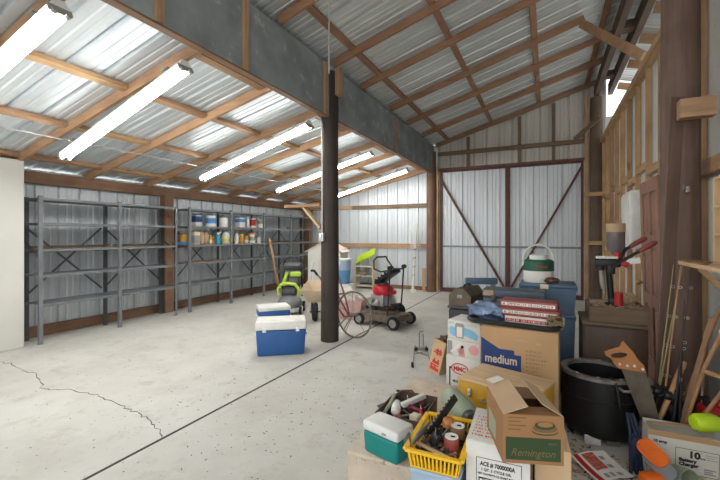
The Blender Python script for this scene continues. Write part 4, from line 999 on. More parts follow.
# white oil carton
t = carton('plain carton below the white oil carton', (-.332, 1.80, 0), R(1), .262, .355, .26, 'carton_white', seam=False)
t = carton('white motor oil carton with printed black frame and a red scribbled top', (-.335, 1.788, .2605), R(2), .268, .365, .306, 'carton_white', seam=False)
deco(frame(.045, -.02, .235, .243, .0025), 'ink', t, (0, -.0004, 0), name='printed_frame')
text('ACE # 7000000A', .026, 'ink', t, (.062, -.0006, .208), bold=.001, sx=.78); text('1 QT. 2 CYCLE OIL', .016, 'ink', t, (.066, -.0006, .186), bold=.0006, sx=.95)
text('NET CONTENTS (12) QUART BOTTLES', .0115, 'ink', t, (.052, -.0006, .168), bold=.0005, sx=.85)
deco([rect(.055, .10, .155, .155)], 'ink', t, (0, -.0004, 0), name='barcode_block')
deco([rect(.060, .108, .072, .148)] + [rect(.077 + k * .008, .104, .077 + k * .008 + (.005 if k % 3 else .003), .151) for k in range(9)], 'paper', t, (0, -.0012, 0), name='barcode_gaps')
mb = MB(); mb.box((.075, .15, .3075), (.14, .29, .0025), rot=(0, 0, R(-2))); obj('paper_sheet', mb, 'paper', t)
hw_ = scribble([(.016, .25 - k * .032, .10 - .012 * (k % 3), .016) for k in range(7)], 'red_ink', t, (0, 0, R(-2)), 0, 'handwriting', 5); hw_.location = (0, 0, .309)
t = carton('short carton in the shade under the overhanging printed carton', (-.052, 1.90, 0), R(4), .145, .24, .552, 'carton_tan', seam=False)
# open printed carton on top
t = thing('open_carton', 'brown carton with green printed band and open flaps on the oil carton', 'carton', (-.166, 1.676, .5675), R(19.5))
w, d, h = .238, .30, .198
mb = MB(); mb.tray(w, d, h, .004); mb.xf(Matrix.Translation((w / 2, d / 2, 0))); obj('carton_body', mb, 'carton2', t)
mb = MB(); mb.bar((.002, d / 2, h), (.10, d / 2, h + .036), d, .003); obj('flap', mb, 'carton_flap', t, label='pale left flap')
mb = MB(); mb.bar((w - .002, d / 2, h), (w - .085, d / 2, h + .05), d, .003); obj('flap', mb, 'carton_flap', t, label='pale right flap')
mb = MB(); mb.bar((w / 2, d - .002, h), (w / 2, d - .10, h - .012), w - .02, .003); obj('flap', mb, 'carton_dark', t, label='inner back flap folded down')
mb = MB(); mb.bar((w / 2, .003, h), (w / 2, .09, h - .004), w - .02, .003); obj('flap', mb, 'carton2', t, label='inner front flap')
mb = MB(); mb.bar((.012, d + .0, h + .022), (.075, d + .035, h + .03), .05, .002, up=(0, 0, 1)); obj('torn_paper', mb, 'paper', t, label='scrap of white torn paper')
deco([rect(.012, .015, .226, .107)], 'green_ink', t, (0, -.0004, 0))
text('Remington', .043, 'tan_ink', t, (.030, -.0014, .032), shear=.35, bold=-.0002, sx=.92, name='script_lettering')
scribble([(.178, .082, .03, .008)], 'tan_ink', t, off=-.0012)
deco([oval(.165, .135, .05, .016)], 'green_ink', t, (0, -.0004, 0), name='printed_disc'); deco([oval(.165, .141, .05, .016)], 'carton2', t, (0, -.0012, 0), name='printed_disc')
deco([oval(.165, .148, .048, .017)], 'dull_ink', t, (0, -.002, 0), name='printed_disc'); deco([oval(.165, .160, .040, .016)], 'green_ink', t, (0, -.0028, 0), name='printed_disc')
deco([oval(.165, .165, .030, .011)], 'carton2', t, (0, -.0036, 0), name='printed_disc')
for k in range(4): deco([rect(.022, .185 - k * .016, .09 - (k % 2) * .02, .189 - k * .016)], 'dull_ink', t, (0, -.0004, 0), name='printed_line')
mb = MB(); mb.prism([(0, .02), (.13, .03), (.13, .11), (0, .12)], .0006); obj('printed_patch', mb, 'sage', t, (-.0002, .25, 0), (R(90), 0, R(-90)))

# yellow basket on a pale blue bin
t = thing('lidded_bin', 'pale blue lidded bin under the yellow basket', 'bin', (-.467, 1.91, 0))
mb = MB(); mb.tray(.215, .37, .392, .006, .02); obj('bin_body', mb, 'lightblue', t)
mb = MB(); mb.box((0, 0, .406), (.232, .39, .026), bev=.010); obj('lid', mb, 'lightblue', t)
BZ = .4195
t = thing('wire_basket', 'yellow slatted plastic basket full of cans and scraps', 'basket', (-.472, 1.905, BZ), R(1))
w, d, h, tp = .255, .40, .085, .018
mb = MB(); mb.box((0, 0, .004), (w - 2 * tp, d - 2 * tp, .008)); obj('basket_floor', mb, 'yellow_plastic', t)
def slats(p, q, n):
    mb = MB(); p0, p1 = p; q0, q1 = q
    for k in range(n):
        f = (k + .5) / n; a = Vector(p0).lerp(Vector(p1), f); b = Vector(q0).lerp(Vector(q1), f); mb.bar(a, b, .008, .004, up=Vector((-(Vector(p1) - Vector(p0)).y, (Vector(p1) - Vector(p0)).x, 0)))
    return mb
x0, x1, y0, y1 = w / 2 - tp, w / 2 - .004, d / 2 - tp, d / 2 - .004
for a, b, n in ((((-x0, -y0, .004), (x0, -y0, .004)), ((-x1, -y1, h), (x1, -y1, h)), 13), (((-x0, y0, .004), (x0, y0, .004)), ((-x1, y1, h), (x1, y1, h)), 13),
                (((-x0, -y0, .004), (-x0, y0, .004)), ((-x1, -y1, h), (-x1, y1, h)), 20), (((x0, -y0, .004), (x0, y0, .004)), ((x1, -y1, h), (x1, y1, h)), 20)):
    obj('slatted_side', slats(a, b, n), 'yellow_plastic', t)
mb = MB(); hw, hd = w / 2, d / 2
for a, b in (((-hw, -hd), (hw, -hd)), ((hw, -hd), (hw, hd)), ((hw, hd), (-hw, hd)), ((-hw, hd), (-hw, -hd))): mb.bar((*a, h), (*b, h), .026, .014, bev=.003)
obj('rim', mb, 'yellow_plastic', t)
GB = 'cans and scraps in the yellow basket'
bx, by, bz = -.472, 1.905, BZ + .0085
def tin(label, x, y, r, h, m, top='paper', rot=(0, 0, 0)):
    t = thing('drink_can', label, 'can', (bx + x, by + y, bz), rot=rot, group=GB)
    mb = MB(); mb.lathe([(0, 0), (r * .9, 0), (r, .008), (r, h - .008), (r * .92, h), (0, h)], 24); obj('can_body', mb, m, t)
    mb = MB(); mb.lathe([(r * .92, h + .0005), (r * .92, h + .004), (r * .84, h + .004), (r * .82, h + .0015), (0, h + .0015)], 24); obj('can_top', mb, top, t)
    mb = MB(); mb.box((r * .2, 0, h + .0035), (.02, .012, .002), bev=.0008); obj('pull_tab', mb, 'ink', t)
tin('red can with a pale top in the near part of the yellow basket', .055, -.045, .035, .10, 'dullred')
tin('brown can with a pale top in the far part of the yellow basket', .062, .065, .036, .105, 'brown_ink')
mb = MB(); mb.lump((0, 0, 0), (.03, .035, .028), .2, 2, 3); solo('orange_lump', mb, 'saw_handle', 'orange brown ball of wood among the yellow basket scraps', 'wood scrap', (bx + .008, by + .09, bz + .10), group=GB)
fa = P(424, 427, 1.955); fb = P(459, 406, 2.10); FL = (fb - fa).length
mb = MB(); mb.box((0, 0, 0), (.010, FL, .045), bev=.003)
for k in range(10): mb.box((0, -FL / 2 + .02 + k * .024, .025), (.010, .010, .008)); mb.box((-.0055, -FL / 2 + .02 + k * .024, .006), (.002, .012, .028), mi=1)
solo('metal_file', mb, ['black_plastic', 'offwhite_plastic'], 'dark toothed metal strip leaning across the far side of the yellow basket', 'tool', (fa + fb) / 2, rot=orient(Vector((-.3, -.5, .8)), fb - fa), group=GB)
mb = MB(); mb.box((0, 0, 0), (.09, .16, .004), bev=.001); solo('grey_plate', mb, 'grey_plastic', 'flat grey plate leaning on the left rim of the yellow basket', 'plate', (bx - .098, by - .045, bz + .080), rot=(R(5), R(-66), R(-14)), group=GB)
mb = MB(); mb.box((0, 0, 0), (.05, .10, .004), bev=.001); solo('grey_plate', mb, 'dark_grey', 'small dark plate hanging over the near left corner of the yellow basket', 'plate', (bx - .138, by - .13, bz + .07), rot=(R(12), R(-58), R(14)), group=GB)
for i, (x, y, z, L, rz, rx, m, l) in enumerate(((-.03, -.03, .06, .16, 12, 14, 'dark_grey', 'dark handled tool on the left inside the yellow basket'), (-.005, -.01, .07, .16, -14, 10, 'black_plastic', 'black handled tool in the middle of the yellow basket'), (-.05, .03, .055, .15, 30, 9, 'dull_steel', 'steel tool near the left side inside the yellow basket'))):
    t = thing('screwdriver', l, 'tool', (bx + x, by + y, bz + z), rot=(R(rx), 0, R(rz)), group=GB)
    mb = MB(); mb.cyl((0, -L * .5, 0), (0, 0, 0), .011, .013, n=10); obj('handle', mb, m, t)
    mb = MB(); mb.cyl((0, 0, 0), (0, L * .5, 0), .004, n=8); obj('shaft', mb, 'steel', t)
mb = MB(); mb.box((0, 0, 0), (.018, .20, .012), bev=.002); solo('wood_stick', mb, 'pale_y', 'pale wood strip lying along the near side of the yellow basket', 'wood scrap', (bx - .01, by - .13, bz + .06), rot=(0, R(6), R(68)), group=GB)
mb = MB()
for k in range(170):
    x, y = random.uniform(-.09, .09), random.uniform(-.16, .16); a_ = random.uniform(0, 3.1); L = random.uniform(.02, .07)
    mb.bar((x, y, random.random() * .06), (x + L * math.cos(a_), y + L * math.sin(a_), random.random() * .06), .014, .010, mi=k % 3)
for v in mb.bm.verts: v.co.x = max(-.10, min(.10, v.co.x)); v.co.y = max(-.175, min(.175, v.co.y)); v.co.z = max(v.co.z, 0)
tag(obj('scrap_bits', mb, ['dark_grey', 'brown_ink', 'black_plastic'], None, (bx, by, bz)), 'jumble of dark scraps at the bottom of the yellow basket', 'scraps', None, 'stuff')
# sage canister on a carton behind the basket
t = carton('plain carton under the sage green canister', (-.588, 2.14, 0), R(0), .235, .33, .43, 'carton_flap', seam=False)
t = thing('canister', 'sage green plastic canister lying on its side behind the yellow basket', 'canister', (-.462, 2.26, .4305 + .072), rot=(R(93), 0, R(38)))
mb = MB(); mb.lathe([(0, -.13), (.05, -.13), (.066, -.115), (.071, -.09), (.071, .07), (.06, .10), (.045, .115), (0, .118)], 30); obj('canister_body', mb, 'sage', t)
mb = MB(); mb.lathe([(.043, .112), (.046, .15), (.04, .155), (0, .155)], 26); obj('cap', mb, 'dark_grey', t, label='darker grey green cap')

# ------------------------------------------------------------------ right side
# black drum cooker
t = thing('drum_cooker', 'black drum cooker with a grimy flat rim and short legs', 'cooker', (.348, 3.44, 0))
r = .252
mb = MB(); mb.lathe([(0, .045), (r * .93, .045), (r * .97, .06), (r, .12), (r, .30), (r * 1.02, .305), (r * 1.02, .315), (r, .32), (r, .455), (r * .85, .457), (r * .85, .16), (0, .15)], 48); obj('drum_body', mb, 'black_paint', t)
mb = MB(); mb.lathe([(r * 1.03, .455), (r * 1.03, .480), (r * .85, .480), (r * .84, .455), (r * 1.03, .455)], 48); obj('rim_ring', mb, 'rim_steel', t)
for k in range(10):
    q = k * .628 + .2; mb = MB(); mb.lump((r * .92 * math.cos(q), r * .92 * math.sin(q), .483), (.012, .010, .006), .4, 2, k, 2); obj('rim_bolt', mb, 'dust', t)
for q in (200, 290, 340, 70):
    mb = MB(); mb.bar((r * .78 * math.cos(R(q)), r * .78 * math.sin(R(q)), .12), (r * .82 * math.cos(R(q)), r * .82 * math.sin(R(q)), 0), .09, .012); obj('leg', mb, 'dull_steel' if q == 290 else 'black_paint', t)
mb = MB(); mb.tube([(.10, -.235, .43), (.12, -.27, .425), (.17, -.25, .425), (.175, -.19, .43)], .011, 8); obj('handle', mb, 'steel', t, label='bright steel side handle')
mb = MB(); mb.tube([(.05, -.20, .485), (.075, -.235, .48), (.09, -.262, .40), (.10, -.268, .30)], .009, 8); obj('hose', mb, 'black_plastic', t)
mb = MB(); mb.bar((-.06, -.245, .004), (-.06, -.225, .06), .10, .004, up=(0, -1, 0)); obj('heat_shield', mb, 'dull_steel', t, label='pale metal shield under the drum')
# cabinet and wooden box behind
t = thing('cabinet', 'dark veneer cabinet behind the black drum cooker', 'cabinet', (.272, 3.79, 0))
w, d, h = .455, .52, .76
mb = MB(); mb.span((0, .012, 0), (w, d, h - .02)); obj('cabinet_body', mb, 'veneer', t)
mb = MB(); mb.span((.012, 0, .04), (w - .012, .012, h - .035), bev=.002); obj('door_panel', mb, 'veneer', t)
mb = MB(); mb.span((-.008, -.01, h - .02), (w + .008, d, h), bev=.003); obj('top', mb, 'greywood', t)
BT = .7605
t = thing('wooden_box', 'weathered open wooden box with debris on top of the veneer cabinet', 'box', (.325, 3.845, BT))
mb = MB(); mb.span((0, 0, 0), (.42, .018, .125)); obj('front_board', mb, 'greywood', t)
mb = MB(); mb.span((0, .44, 0), (.42, .458, .125)); obj('back_board', mb, 'greywood', t)
for x in (0, .402):
    mb = MB(); mb.span((x, .018, 0), (x + .018, .44, .125)); obj('side_board', mb, 'greywood', t)
mb = MB(); mb.span((.018, .018, .085), (.402, .44, .105)); obj('top_board', mb, 'dust', t)
FT = BT + .1055
mb = MB()
for k in range(170):
    x, y = random.uniform(.36, .71), random.uniform(3.89, 4.26); a_ = random.uniform(0, 6.28); L = random.uniform(.012, .05); z = random.uniform(.003, .02)
    mb.bar((x, y, z), (x + L * math.cos(a_), y + L * math.sin(a_), z + random.uniform(0, .008)), random.uniform(.005, .016), .005, mi=k % 3)
for v in mb.bm.verts: v.co.x = max(.347, min(.724, v.co.x)); v.co.y = max(3.866, min(4.28, v.co.y)); v.co.z = max(v.co.z, 0)
tag(obj('wood_chips', mb, ['debris', 'carton_flap', 'dust'], None, (0, 0, FT)), 'wood chips and litter scattered on the weathered box', 'wood chips', None, 'stuff')
mb = MB(); mb.lump((0, 0, .055), (.05, .05, .055), .5, 3, 6, 3)
for v in mb.bm.verts: v.co.z = max(v.co.z, 0)
solo('crumpled_rag', mb, 'carton_flap', 'pale crumpled rag on the weathered box right of the press', 'rag', (.665, 4.2, FT))
mb = MB(); mb.box((0, 0, .015), (.14, .09, .03), bev=.004)
solo('stacked_paper', mb, 'dust', 'small pile of dusty paper at the back left of the weathered box', 'paper', (.42, 4.2, FT), R(10))
# reloading press
t = thing('reloading_press', 'black bench press with two red gripped levers on the weathered box', 'press', (.52, 4.06, FT), R(0))
mb = MB(); mb.box((0, 0, .012), (.12, .16, .024), bev=.004); mb.box((0, -.02, .05), (.07, .07, .06), bev=.01); obj('press_base', mb, 'black_paint', t)
mb = MB(); mb.cyl((-.01, 0, .03), (-.035, .0, .36), .026, .024, n=16); obj('press_column', mb, 'black_paint', t)
mb = MB(); mb.cyl((.035, -.06, .02), (.035, -.06, .13), .034, n=20); mb.cyl((.035, -.06, .13), (.035, -.06, .135), .03, n=20); obj('primer_can', mb, 'red', t, label='red cylinder at the press base')
mb = MB(); mb.box((-.045, 0, .385), (.20, .12, .07), bev=.016); mb.cyl((-.10, -.02, .32), (-.10, -.02, .40), .035, n=18); mb.box((-.02, -.05, .33), (.06, .05, .08), bev=.01); obj('press_head', mb, 'black_paint', t)
mb = MB(); mb.box((-.05, -.02, .435), (.16, .10, .022), bev=.004); obj('turret_plate', mb, 'offwhite_plastic', t)
mb = MB(); mb.cyl((.03, -.03, .43), (.03, -.03, .48), .028, n=18); obj('red_collar', mb, 'red', t)
mb = MB(); mb.lathe([(.028, .46), (.07, .52), (.072, .66), (0, .66)], 28, Matrix.Translation((.02, 0, 0))); obj('hopper', mb, 'smoke', t)
mb = MB(); mb.lathe([(.074, .66), (.074, .735), (0, .735)], 28, Matrix.Translation((.02, 0, 0))); obj('hopper_lid', mb, 'carton_flap', t, label='tan wrapped top of the hopper')
for y, dz, dx in ((-.07, 0, 0), (.03, .035, -.05)):
    mb = MB(); mb.tube([(-.02, y, .34), (.05, y, .40), (.15 + dx, y, .475 + dz), (.19 + dx, y, .50 + dz)], .014, 10); lv = obj('lever_arm', mb, 'black_paint', t)
    mb = MB(); mb.tube([(.18 + dx, y, .494 + dz), (.22 + dx, y, .525 + dz), (.28 + dx, y, .565 + dz), (.30 + dx, y, .578 + dz)], .02, 12, radii=[.017, .021, .022, .014]); obj('lever_grip', mb, 'dullred', lv)
mb = MB(); mb.bar((.07, -.04, .40), (.19, -.05, .42), .07, .05, bev=.004); obj('shell_chute', mb, 'white_plastic', t)
mb = MB(); mb.box((.08, -.05, .385), (.06, .06, .05), rot=(0, R(30), 0), bev=.006); obj('chute_block', mb, 'red', t, label='bright red block under the white chute')
mb = MB(); mb.tube([(-.09, -.02, .33), (-.085, -.03, .22), (-.075, -.03, .16)], .022, 10); mb.cyl((-.07, -.03, .10), (-.07, -.03, .16), .016, n=12); obj('wad_guide', mb, 'dull_steel', t)
# paneled door leaning on the studs
t = thing('paneled_door', 'reddish brown paneled door leaning against the studs', 'door leaf', (.98, 4.42, 0), R(90), rot=(R(-1.5), 0, R(90)))
# local: x along the wall (away from the camera), y toward the room is +? (rotated 90: local x -> world y, local y -> world -x)
W_, H_ = .76, 2.06
mb = MB(); mb.span((0, -.018, 0), (W_, .0, H_)); 
for a, b in (((0, 0, 0), (.10, .016, H_)), ((W_ - .10, 0, 0), (W_, .016, H_)), ((.33, 0, 0), (.43, .016, H_))): mb.span(a, b, bev=.003)
for z0, z1 in ((0, .22), (.78, .90), (1.38, 1.50), (1.93, H_)):
    mb.span((.10, 0, z0), (.33, .0155, z1)); mb.span((.43, 0, z0), (W_ - .10, .0155, z1))
obj('door_slab', mb, 'door_red', t)
for z0, z1 in ((.22, .78), (.90, 1.38), (1.50, 1.93)):
    for a, b in ((.10, .33), (.43, W_ - .10)):
        mb = MB(); mb.span((a + .035, 0, z0 + .035), (b - .035, .010, z1 - .035), bev=.006); obj('raised_panel', mb, 'door_red', t)
mb = MB(); mb.cyl((W_ - .05, .0165, .98), (W_ - .05, .05, .98), .012, n=12); mb.ball((W_ - .05, .06, .98), .026, 14); obj('door_knob', mb, 'brass', t)
# white cabinet on the wall
t = thing('wall_cabinet', 'white metal box fixed on the studs beyond the paneled door', 'cabinet', (.955, 5.62, 1.34))
mb = MB(); mb.box((0, 0, .34), (.215, .56, .68), bev=.035, seg=3); obj('cabinet_body', mb, 'white_plastic', t)
mb = MB(); mb.box((-.112, 0, .34), (.012, .46, .60), bev=.004); obj('cabinet_door', mb, 'white_plastic', t)
mb = MB(); mb.box((-.122, .20, .33), (.016, .03, .06), bev=.003); obj('latch', mb, 'carton_tan', t)
# plank leaning on the post
b0 = Vector((.70, 3.60, 0)); b1 = Vector((.785, 3.49, 2.55))
b0 = Vector((.745, 3.56, 0)); b1 = Vector((.845, 3.525, 2.5))
mb = MB(); mb.bar(b0 + Vector((0, 0, .012)), b1, .095, .018, up=(.35, -.94, 0), bev=.003)
solo('rough_plank', mb, 'pole3', 'rough brown plank leaning on the thick post', 'plank')
mb = MB(); mb.box((0, 0, 0), (.03, .03, .05), bev=.006); mb.tube([(-.01, -.01, 0), (-.03, -.03, .0), (-.03, -.035, .03)], .006, 8)
solo('coat_hook', mb, 'dull_steel', 'small steel hook screwed on the thick post', 'hook', (.905, 3.53, 1.83))
# shelf with cubby, right edge
t = thing('tool_shelf', 'narrow wooden shelf at right edge, between the thick post and the cubby', 'shelf', (.80, 2.15, 1.30))
mb = MB(); mb.span((0, 0, 0), (.26, 1.17, .025), bev=.002); obj('shelf_board', mb, 'pale_y', t)
for y in (.3, .95):
    mb = MB(); mb.bar((.24, y, -.22), (.06, y, -.012), .03, .03); obj('support', mb, 'tan_x', t)
t = thing('cubby_rack', 'open wooden cubby rack standing on the narrow shelf', 'rack', (.895, 2.30, 1.3255))
for y in (0, .70):
    mb = MB(); mb.span((0, y, 0), (.16, y + .02, .52)); obj('side_panel', mb, 'pale_z', t)
mb = MB(); mb.span((.148, .02, 0), (.16, .70, .52)); obj('back_panel', mb, 'tan_z', t)
for z in (0, .17, .335, .505):
    mb = MB(); mb.span((.0, .02, z), (.148, .70, z + .015)); obj('cubby_shelf', mb, 'pale_y', t)
mb = MB(); mb.bar((.05, .68, .525), (.10, .62, .64), .05, .03); mb.xf(Matrix.Identity(4)); solo('wood_block', mb, 'tan_z', 'small block of wood propped on top of the cubby rack', 'wood scrap', (.895, 2.30, 1.3255))
mb = MB()
for k in range(26):
    x, y = random.uniform(.815, .88), random.uniform(2.9, 3.28); mb.lump((x, y, .008), (.016, .02, .009), .4, 2, k, 1)
for v in mb.bm.verts: v.co.z = max(v.co.z, 0)
tag(obj('dirt_crumbs', mb, 'brown_ink', None, (0, 0, 1.3252)), 'dirt and nut shells lying along the narrow shelf', 'litter', None, 'stuff')
# fishing rods
def rod(label, b, tp, m, reel=True):
    b = Vector(b); tp = Vector(tp); d = (tp - b).normalized()
    t = thing('fishing_rod', label, 'fishing rod', b, rot=Vector((0, 0, 1)).rotation_difference(d).to_euler(), group='fishing rods by the thick post'); L = (tp - b).length
    mb = MB(); mb.cyl((0, 0, .44), (0, 0, L), .0065, .0025, n=8); obj('rod_blank', mb, m, t)
    mb = MB(); mb.cyl((0, 0, 0), (0, 0, .45), .013, .010, n=12); obj('rod_grip', mb, 'black_plastic', t)
    for k in range(4):
        mb = MB(); z = L * (.4 + .16 * k); mb.tube(arc((.012, 0, z), .009, 0, 6.28 * 11 / 12, 11), .0016, 6, closed=True); obj('line_guide', mb, 'steel', t)
    if reel:
        mb = MB(); mb.lathe([(0, -.02), (.026, -.02), (.03, -.012), (.03, .012), (.026, .02), (0, .02)], 18, Matrix.Translation((-.045, 0, .40)) @ Matrix.Rotation(R(90), 4, 'Y')); mb.bar((-.03, 0, .40), (0, 0, .40), .012, .02); rl = obj('reel', mb, 'blackrod', t)
        mb = MB(); mb.tube([(-.065, 0, .40), (-.085, .02, .38), (-.085, .035, .38)], .005, 6); obj('reel_crank', mb, 'dull_steel', rl)
rod('tan fishing rod leaning left, its reel low beside the saw', (.640, 3.345, .0), (.845, 3.40, 1.29), 'olive_rod')
rod('yellowish fishing rod in the middle against the thick post', (.69, 3.33, .0), (.835, 3.40, 1.29), 'bamboo')
rod('dark olive fishing rod nearest the paneled door', (.66, 3.36, .0), (.800, 3.42, 1.29), 'olive_rod', False)
rod('short black fishing rod leaning steeply right of the round tan stick', (.79, 3.28, .0), (.86, 3.42, 1.05), 'blackrod', False)
rod('black fishing rod right of the yellowish one', (.735, 3.25, .0), (.90, 3.42, 1.29), 'blackrod')
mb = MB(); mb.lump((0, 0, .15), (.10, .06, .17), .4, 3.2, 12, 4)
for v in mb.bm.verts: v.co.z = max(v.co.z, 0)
solo('added_dark_lump', mb, 'black_plastic', 'black lump added to deepen the shadow at the foot of the thick post among the rods', 'bag', (.83, 3.40, 0))  # dark lump added to deepen the shadow behind the rods
# saw
t = thing('hand_saw', 'hand saw with an orange wooden handle standing behind the drum cooker', 'saw', (.715, 3.115, .004), rot=orient((-.205, .081, .70), (.187, .98, 0)))
# local x right, z up, y back; tip down
mb = MB(); mb.prism([(-.06, 0), (.01, 0), (.05, .64), (-.09, .68)], .0022, Matrix(((1, 0, 0, 0), (0, 0, 1, 0), (0, 1, 0, 0), (0, 0, 0, 1)))); obj('blade', mb, 'saw_steel', t)
dz_ = .12; hp = [(-.10, .50), (.055, .45), (.06, .50), (.035, .55), (.025, .60), (.0, .66), (-.012, .695), (-.03, .68), (-.04, .655), (-.10, .645), (-.155, .63), (-.15, .60), (-.125, .575), (-.115, .53)]; hp = [(x * .95 - .008, y * .9 + .06 + dz_) for x, y in hp]
def ring(poly, hole, h, mx):
    mb = MB(); n = len(poly); N = 36
    def ray(pl_, c, q):
        dx, dy = math.cos(q), math.sin(q); best = None
        for i in range(len(pl_)):
            (ax, ay), (bx_, by_) = pl_[i], pl_[(i + 1) % len(pl_)]; ex, ey = bx_ - ax, by_ - ay; den = dx * ey - dy * ex
            if abs(den) < 1e-9: continue
            tt = ((ax - c[0]) * ey - (ay - c[1]) * ex) / den; uu = ((ax - c[0]) * dy - (ay - c[1]) * dx) / den
            if tt > 0 and -1e-6 <= uu <= 1 + 1e-6 and (best is None or tt > best): best = tt
        return (c[0] + dx * best, c[1] + dy * best)
    c = hole[0]; rx, ry = hole[1]
    qs = sorted([2 * math.pi * k / N for k in range(N)] + [math.atan2(p[1] - c[1], p[0] - c[0]) % (2 * math.pi) for p in poly])
    o = [ray(poly, c, q) for q in qs]; i_ = [(c[0] + rx * math.cos(q), c[1] + ry * math.sin(q)) for q in qs]; m = len(qs)
    V = [[mb.bm.verts.new(mx @ Vector((x, y, z))) for x, y in L] for L in (o, i_) for z in (0, h)]
    for k in range(m):
        j = (k + 1) % m
        for a, b in ((0, 1), (1, 3), (3, 2), (2, 0)):
            try: mb.bm.faces.new((V[a][k], V[a][j], V[b][j], V[b][k]))
            except ValueError: pass
    return mb
mb = ring(hp, ((-.073, .593 + dz_), (.050, .018)), .024, Matrix(((1, 0, 0, 0), (0, 0, 1, -.012), (0, 1, 0, 0), (0, 0, 0, 1)))); bmesh.ops.remove_doubles(mb.bm, verts=mb.bm.verts, dist=.0004); hd_ = obj('saw_handle', mb, 'saw_handle', t)
for x, z in ((-.085, .535), (-.045, .52), (-.005, .515), (.035, .49)):
    mb = MB(); mb.cyl((x, -.016, z + dz_), (x, -.011, z + dz_), .009, n=12); obj('rivet', mb, 'steel', hd_)
# crutch, bat, sticks
def frame_to(t, b, tp, roll=0): pass
b = Vector((.74, 3.215, .0)); tp = Vector((1.04, 3.10, .90)); d = (tp - b).normalized()
t = thing('crutch', 'old wooden crutch lying slanted beside the charger carton', 'crutch', b, rot=(Matrix.Rotation(0, 3, 'Z') @ Vector((0, 0, 1)).rotation_difference(d).to_matrix()).to_euler())
mb = MB(); mb.cyl((0, 0, 0), (0, 0, .30), .014, .016, n=12); obj('lower_leg', mb, 'birch', t)
for s in (-1, 1):
    mb = MB(); mb.tube([(s * .014, 0, .05), (s * .018, 0, .25), (s * .045, 0, .45), (s * .07, 0, .68), (s * .075, 0, .95)], .012, 8); obj('side_bow', mb, 'birch', t)
mb = MB(); mb.cyl((-.07, 0, .66), (.07, 0, .66), .016, n=12); obj('hand_grip', mb, 'bamboo', t)
mb = MB(); mb.bar((-.09, 0, .955), (.09, 0, .955), .035, .03, bev=.008); obj('arm_rest', mb, 'birch', t)
mb = MB(); b = P(657, 425, 2.62); tp = P(684, 362, 2.70); b2 = b + (b - tp) * (b.z - .012) / (tp.z - b.z)
L = (tp - b2).length
mb.tube([b2.lerp(tp, k / 6) for k in range(7)], .02, 12, radii=[.014, .014, .016, .017, .018, .02, .018])
solo('wooden_stick', mb, 'bamboo', 'round tan stick standing slanted behind the charger carton', 'stick')
for (p0, p1, l, m) in ((P(682, 405, 2.75), P(722, 305, 2.55), 'flat brown lath slanting right above the crutch', 'birch'), (P(690, 395, 2.62), P(712, 318, 2.66), 'darker straight lath behind the crutch', 'wood_z')):
    mb = MB(); e = (p0 - p1); k = (p0.z - .004) / (p1.z - p0.z); p00 = p0 - (p1 - p0) * k
    mb.bar(p00, p1, .035, .012, bev=.002); solo('wooden_lath', mb, m, l, 'lath')
mb = MB(); p = P(716, 327, 2.5); mb.bar((1.134, 2.98, p.z - .02), (.92, 3.0, p.z + .02), .045, .03, bev=.004); solo('wood_block', mb, 'pale_x', 'short pale wood rail against the wall at the right edge', 'wood scrap')
# gas can, hose, dark bag
g = P(717, 388, 2.75)
t = thing('fuel_can', 'red plastic fuel can at the right edge by the wall', 'fuel can', (1.005, 3.30, 0), R(10))
mb = MB(); mb.box((0, 0, .19), (.20, .17, .38), bev=.045, seg=4); obj('can_body', mb, 'red', t)
mb = MB(); mb.cyl((-.05, 0, .36), (-.075, 0, .43), .022, n=16); obj('spout_cap', mb, 'black_plastic', t)
mb = MB(); mb.tube([(.0, 0, .375), (.02, 0, .42), (.07, 0, .42), (.09, 0, .37)], .012, 8); obj('handle', mb, 'red', t)
mb = MB(); a = P(703, 412, 2.62); b = P(704, 372, 2.72); mb.tube([(a.x, a.y, 0.0), a, a.lerp(b, .5) + Vector((-.008, 0, 0)), b], .009, 8)
solo('metal_tube', mb, 'steel', 'thin bright metal tube standing left of the red fuel can', 'tube')
mb = MB(); mb.lump((0, 0, .17), (.12, .07, .17), .15, 2, 8, 4)
for v in mb.bm.verts: v.co.z = max(v.co.z, 0)
solo('dark_sack', mb, 'grey_plastic', 'dark grey bag slumped in front of the red fuel can', 'bag', (1.02, 3.19 - .02, 0), rot=(0, R(10), 0))
# charger carton
CXs, CYs = .56, 2.955
t = thing('charger_carton', 'stained white battery charger carton with torn open top', 'carton', (CXs, CYs, 0), rot=(R(4), 0, R(1)))
w, d, h = .42, .15, .295
mb = MB(); mb.tray(w, d, h, .005); mb.xf(Matrix.Translation((w / 2, d / 2, 0))); obj('carton_body', mb, 'old_white', t)
mb = MB()
prev = []
pts = [(k / 24 * w, h + random.uniform(-.004, .012)) for k in range(25)]
mb.prism([(0, h - .03)] + pts + [(w, h - .03)], .002); obj('torn_edge', mb, 'carton', t, (0, -.001, 0), (R(90), 0, 0), label='torn brown cardboard edge')
mb = MB(); mb.bar((w / 2, d - .004, h), (w / 2 + .01, d - .06, h + .012), w - .02, .004); obj('flap', mb, 'carton_flap', t)
deco(frame(.137, .06, .345, .215, .0025), 'ink', t, (0, -.0004, 0), name='printed_frame')
text('10 amp', .024, 'ink', t, (.025, -.0006, .225), bold=.0012); text('10', .056, 'ink', t, (.200, -.0006, .163), bold=.003); text('amp', .014, 'ink', t, (.256, -.0006, .165), bold=.0005)
text('Battery', .028, 'ink', t, (.155, -.0006, .134), bold=.002); text('Charger', .028, 'ink', t, (.155, -.0006, .108), bold=.002)
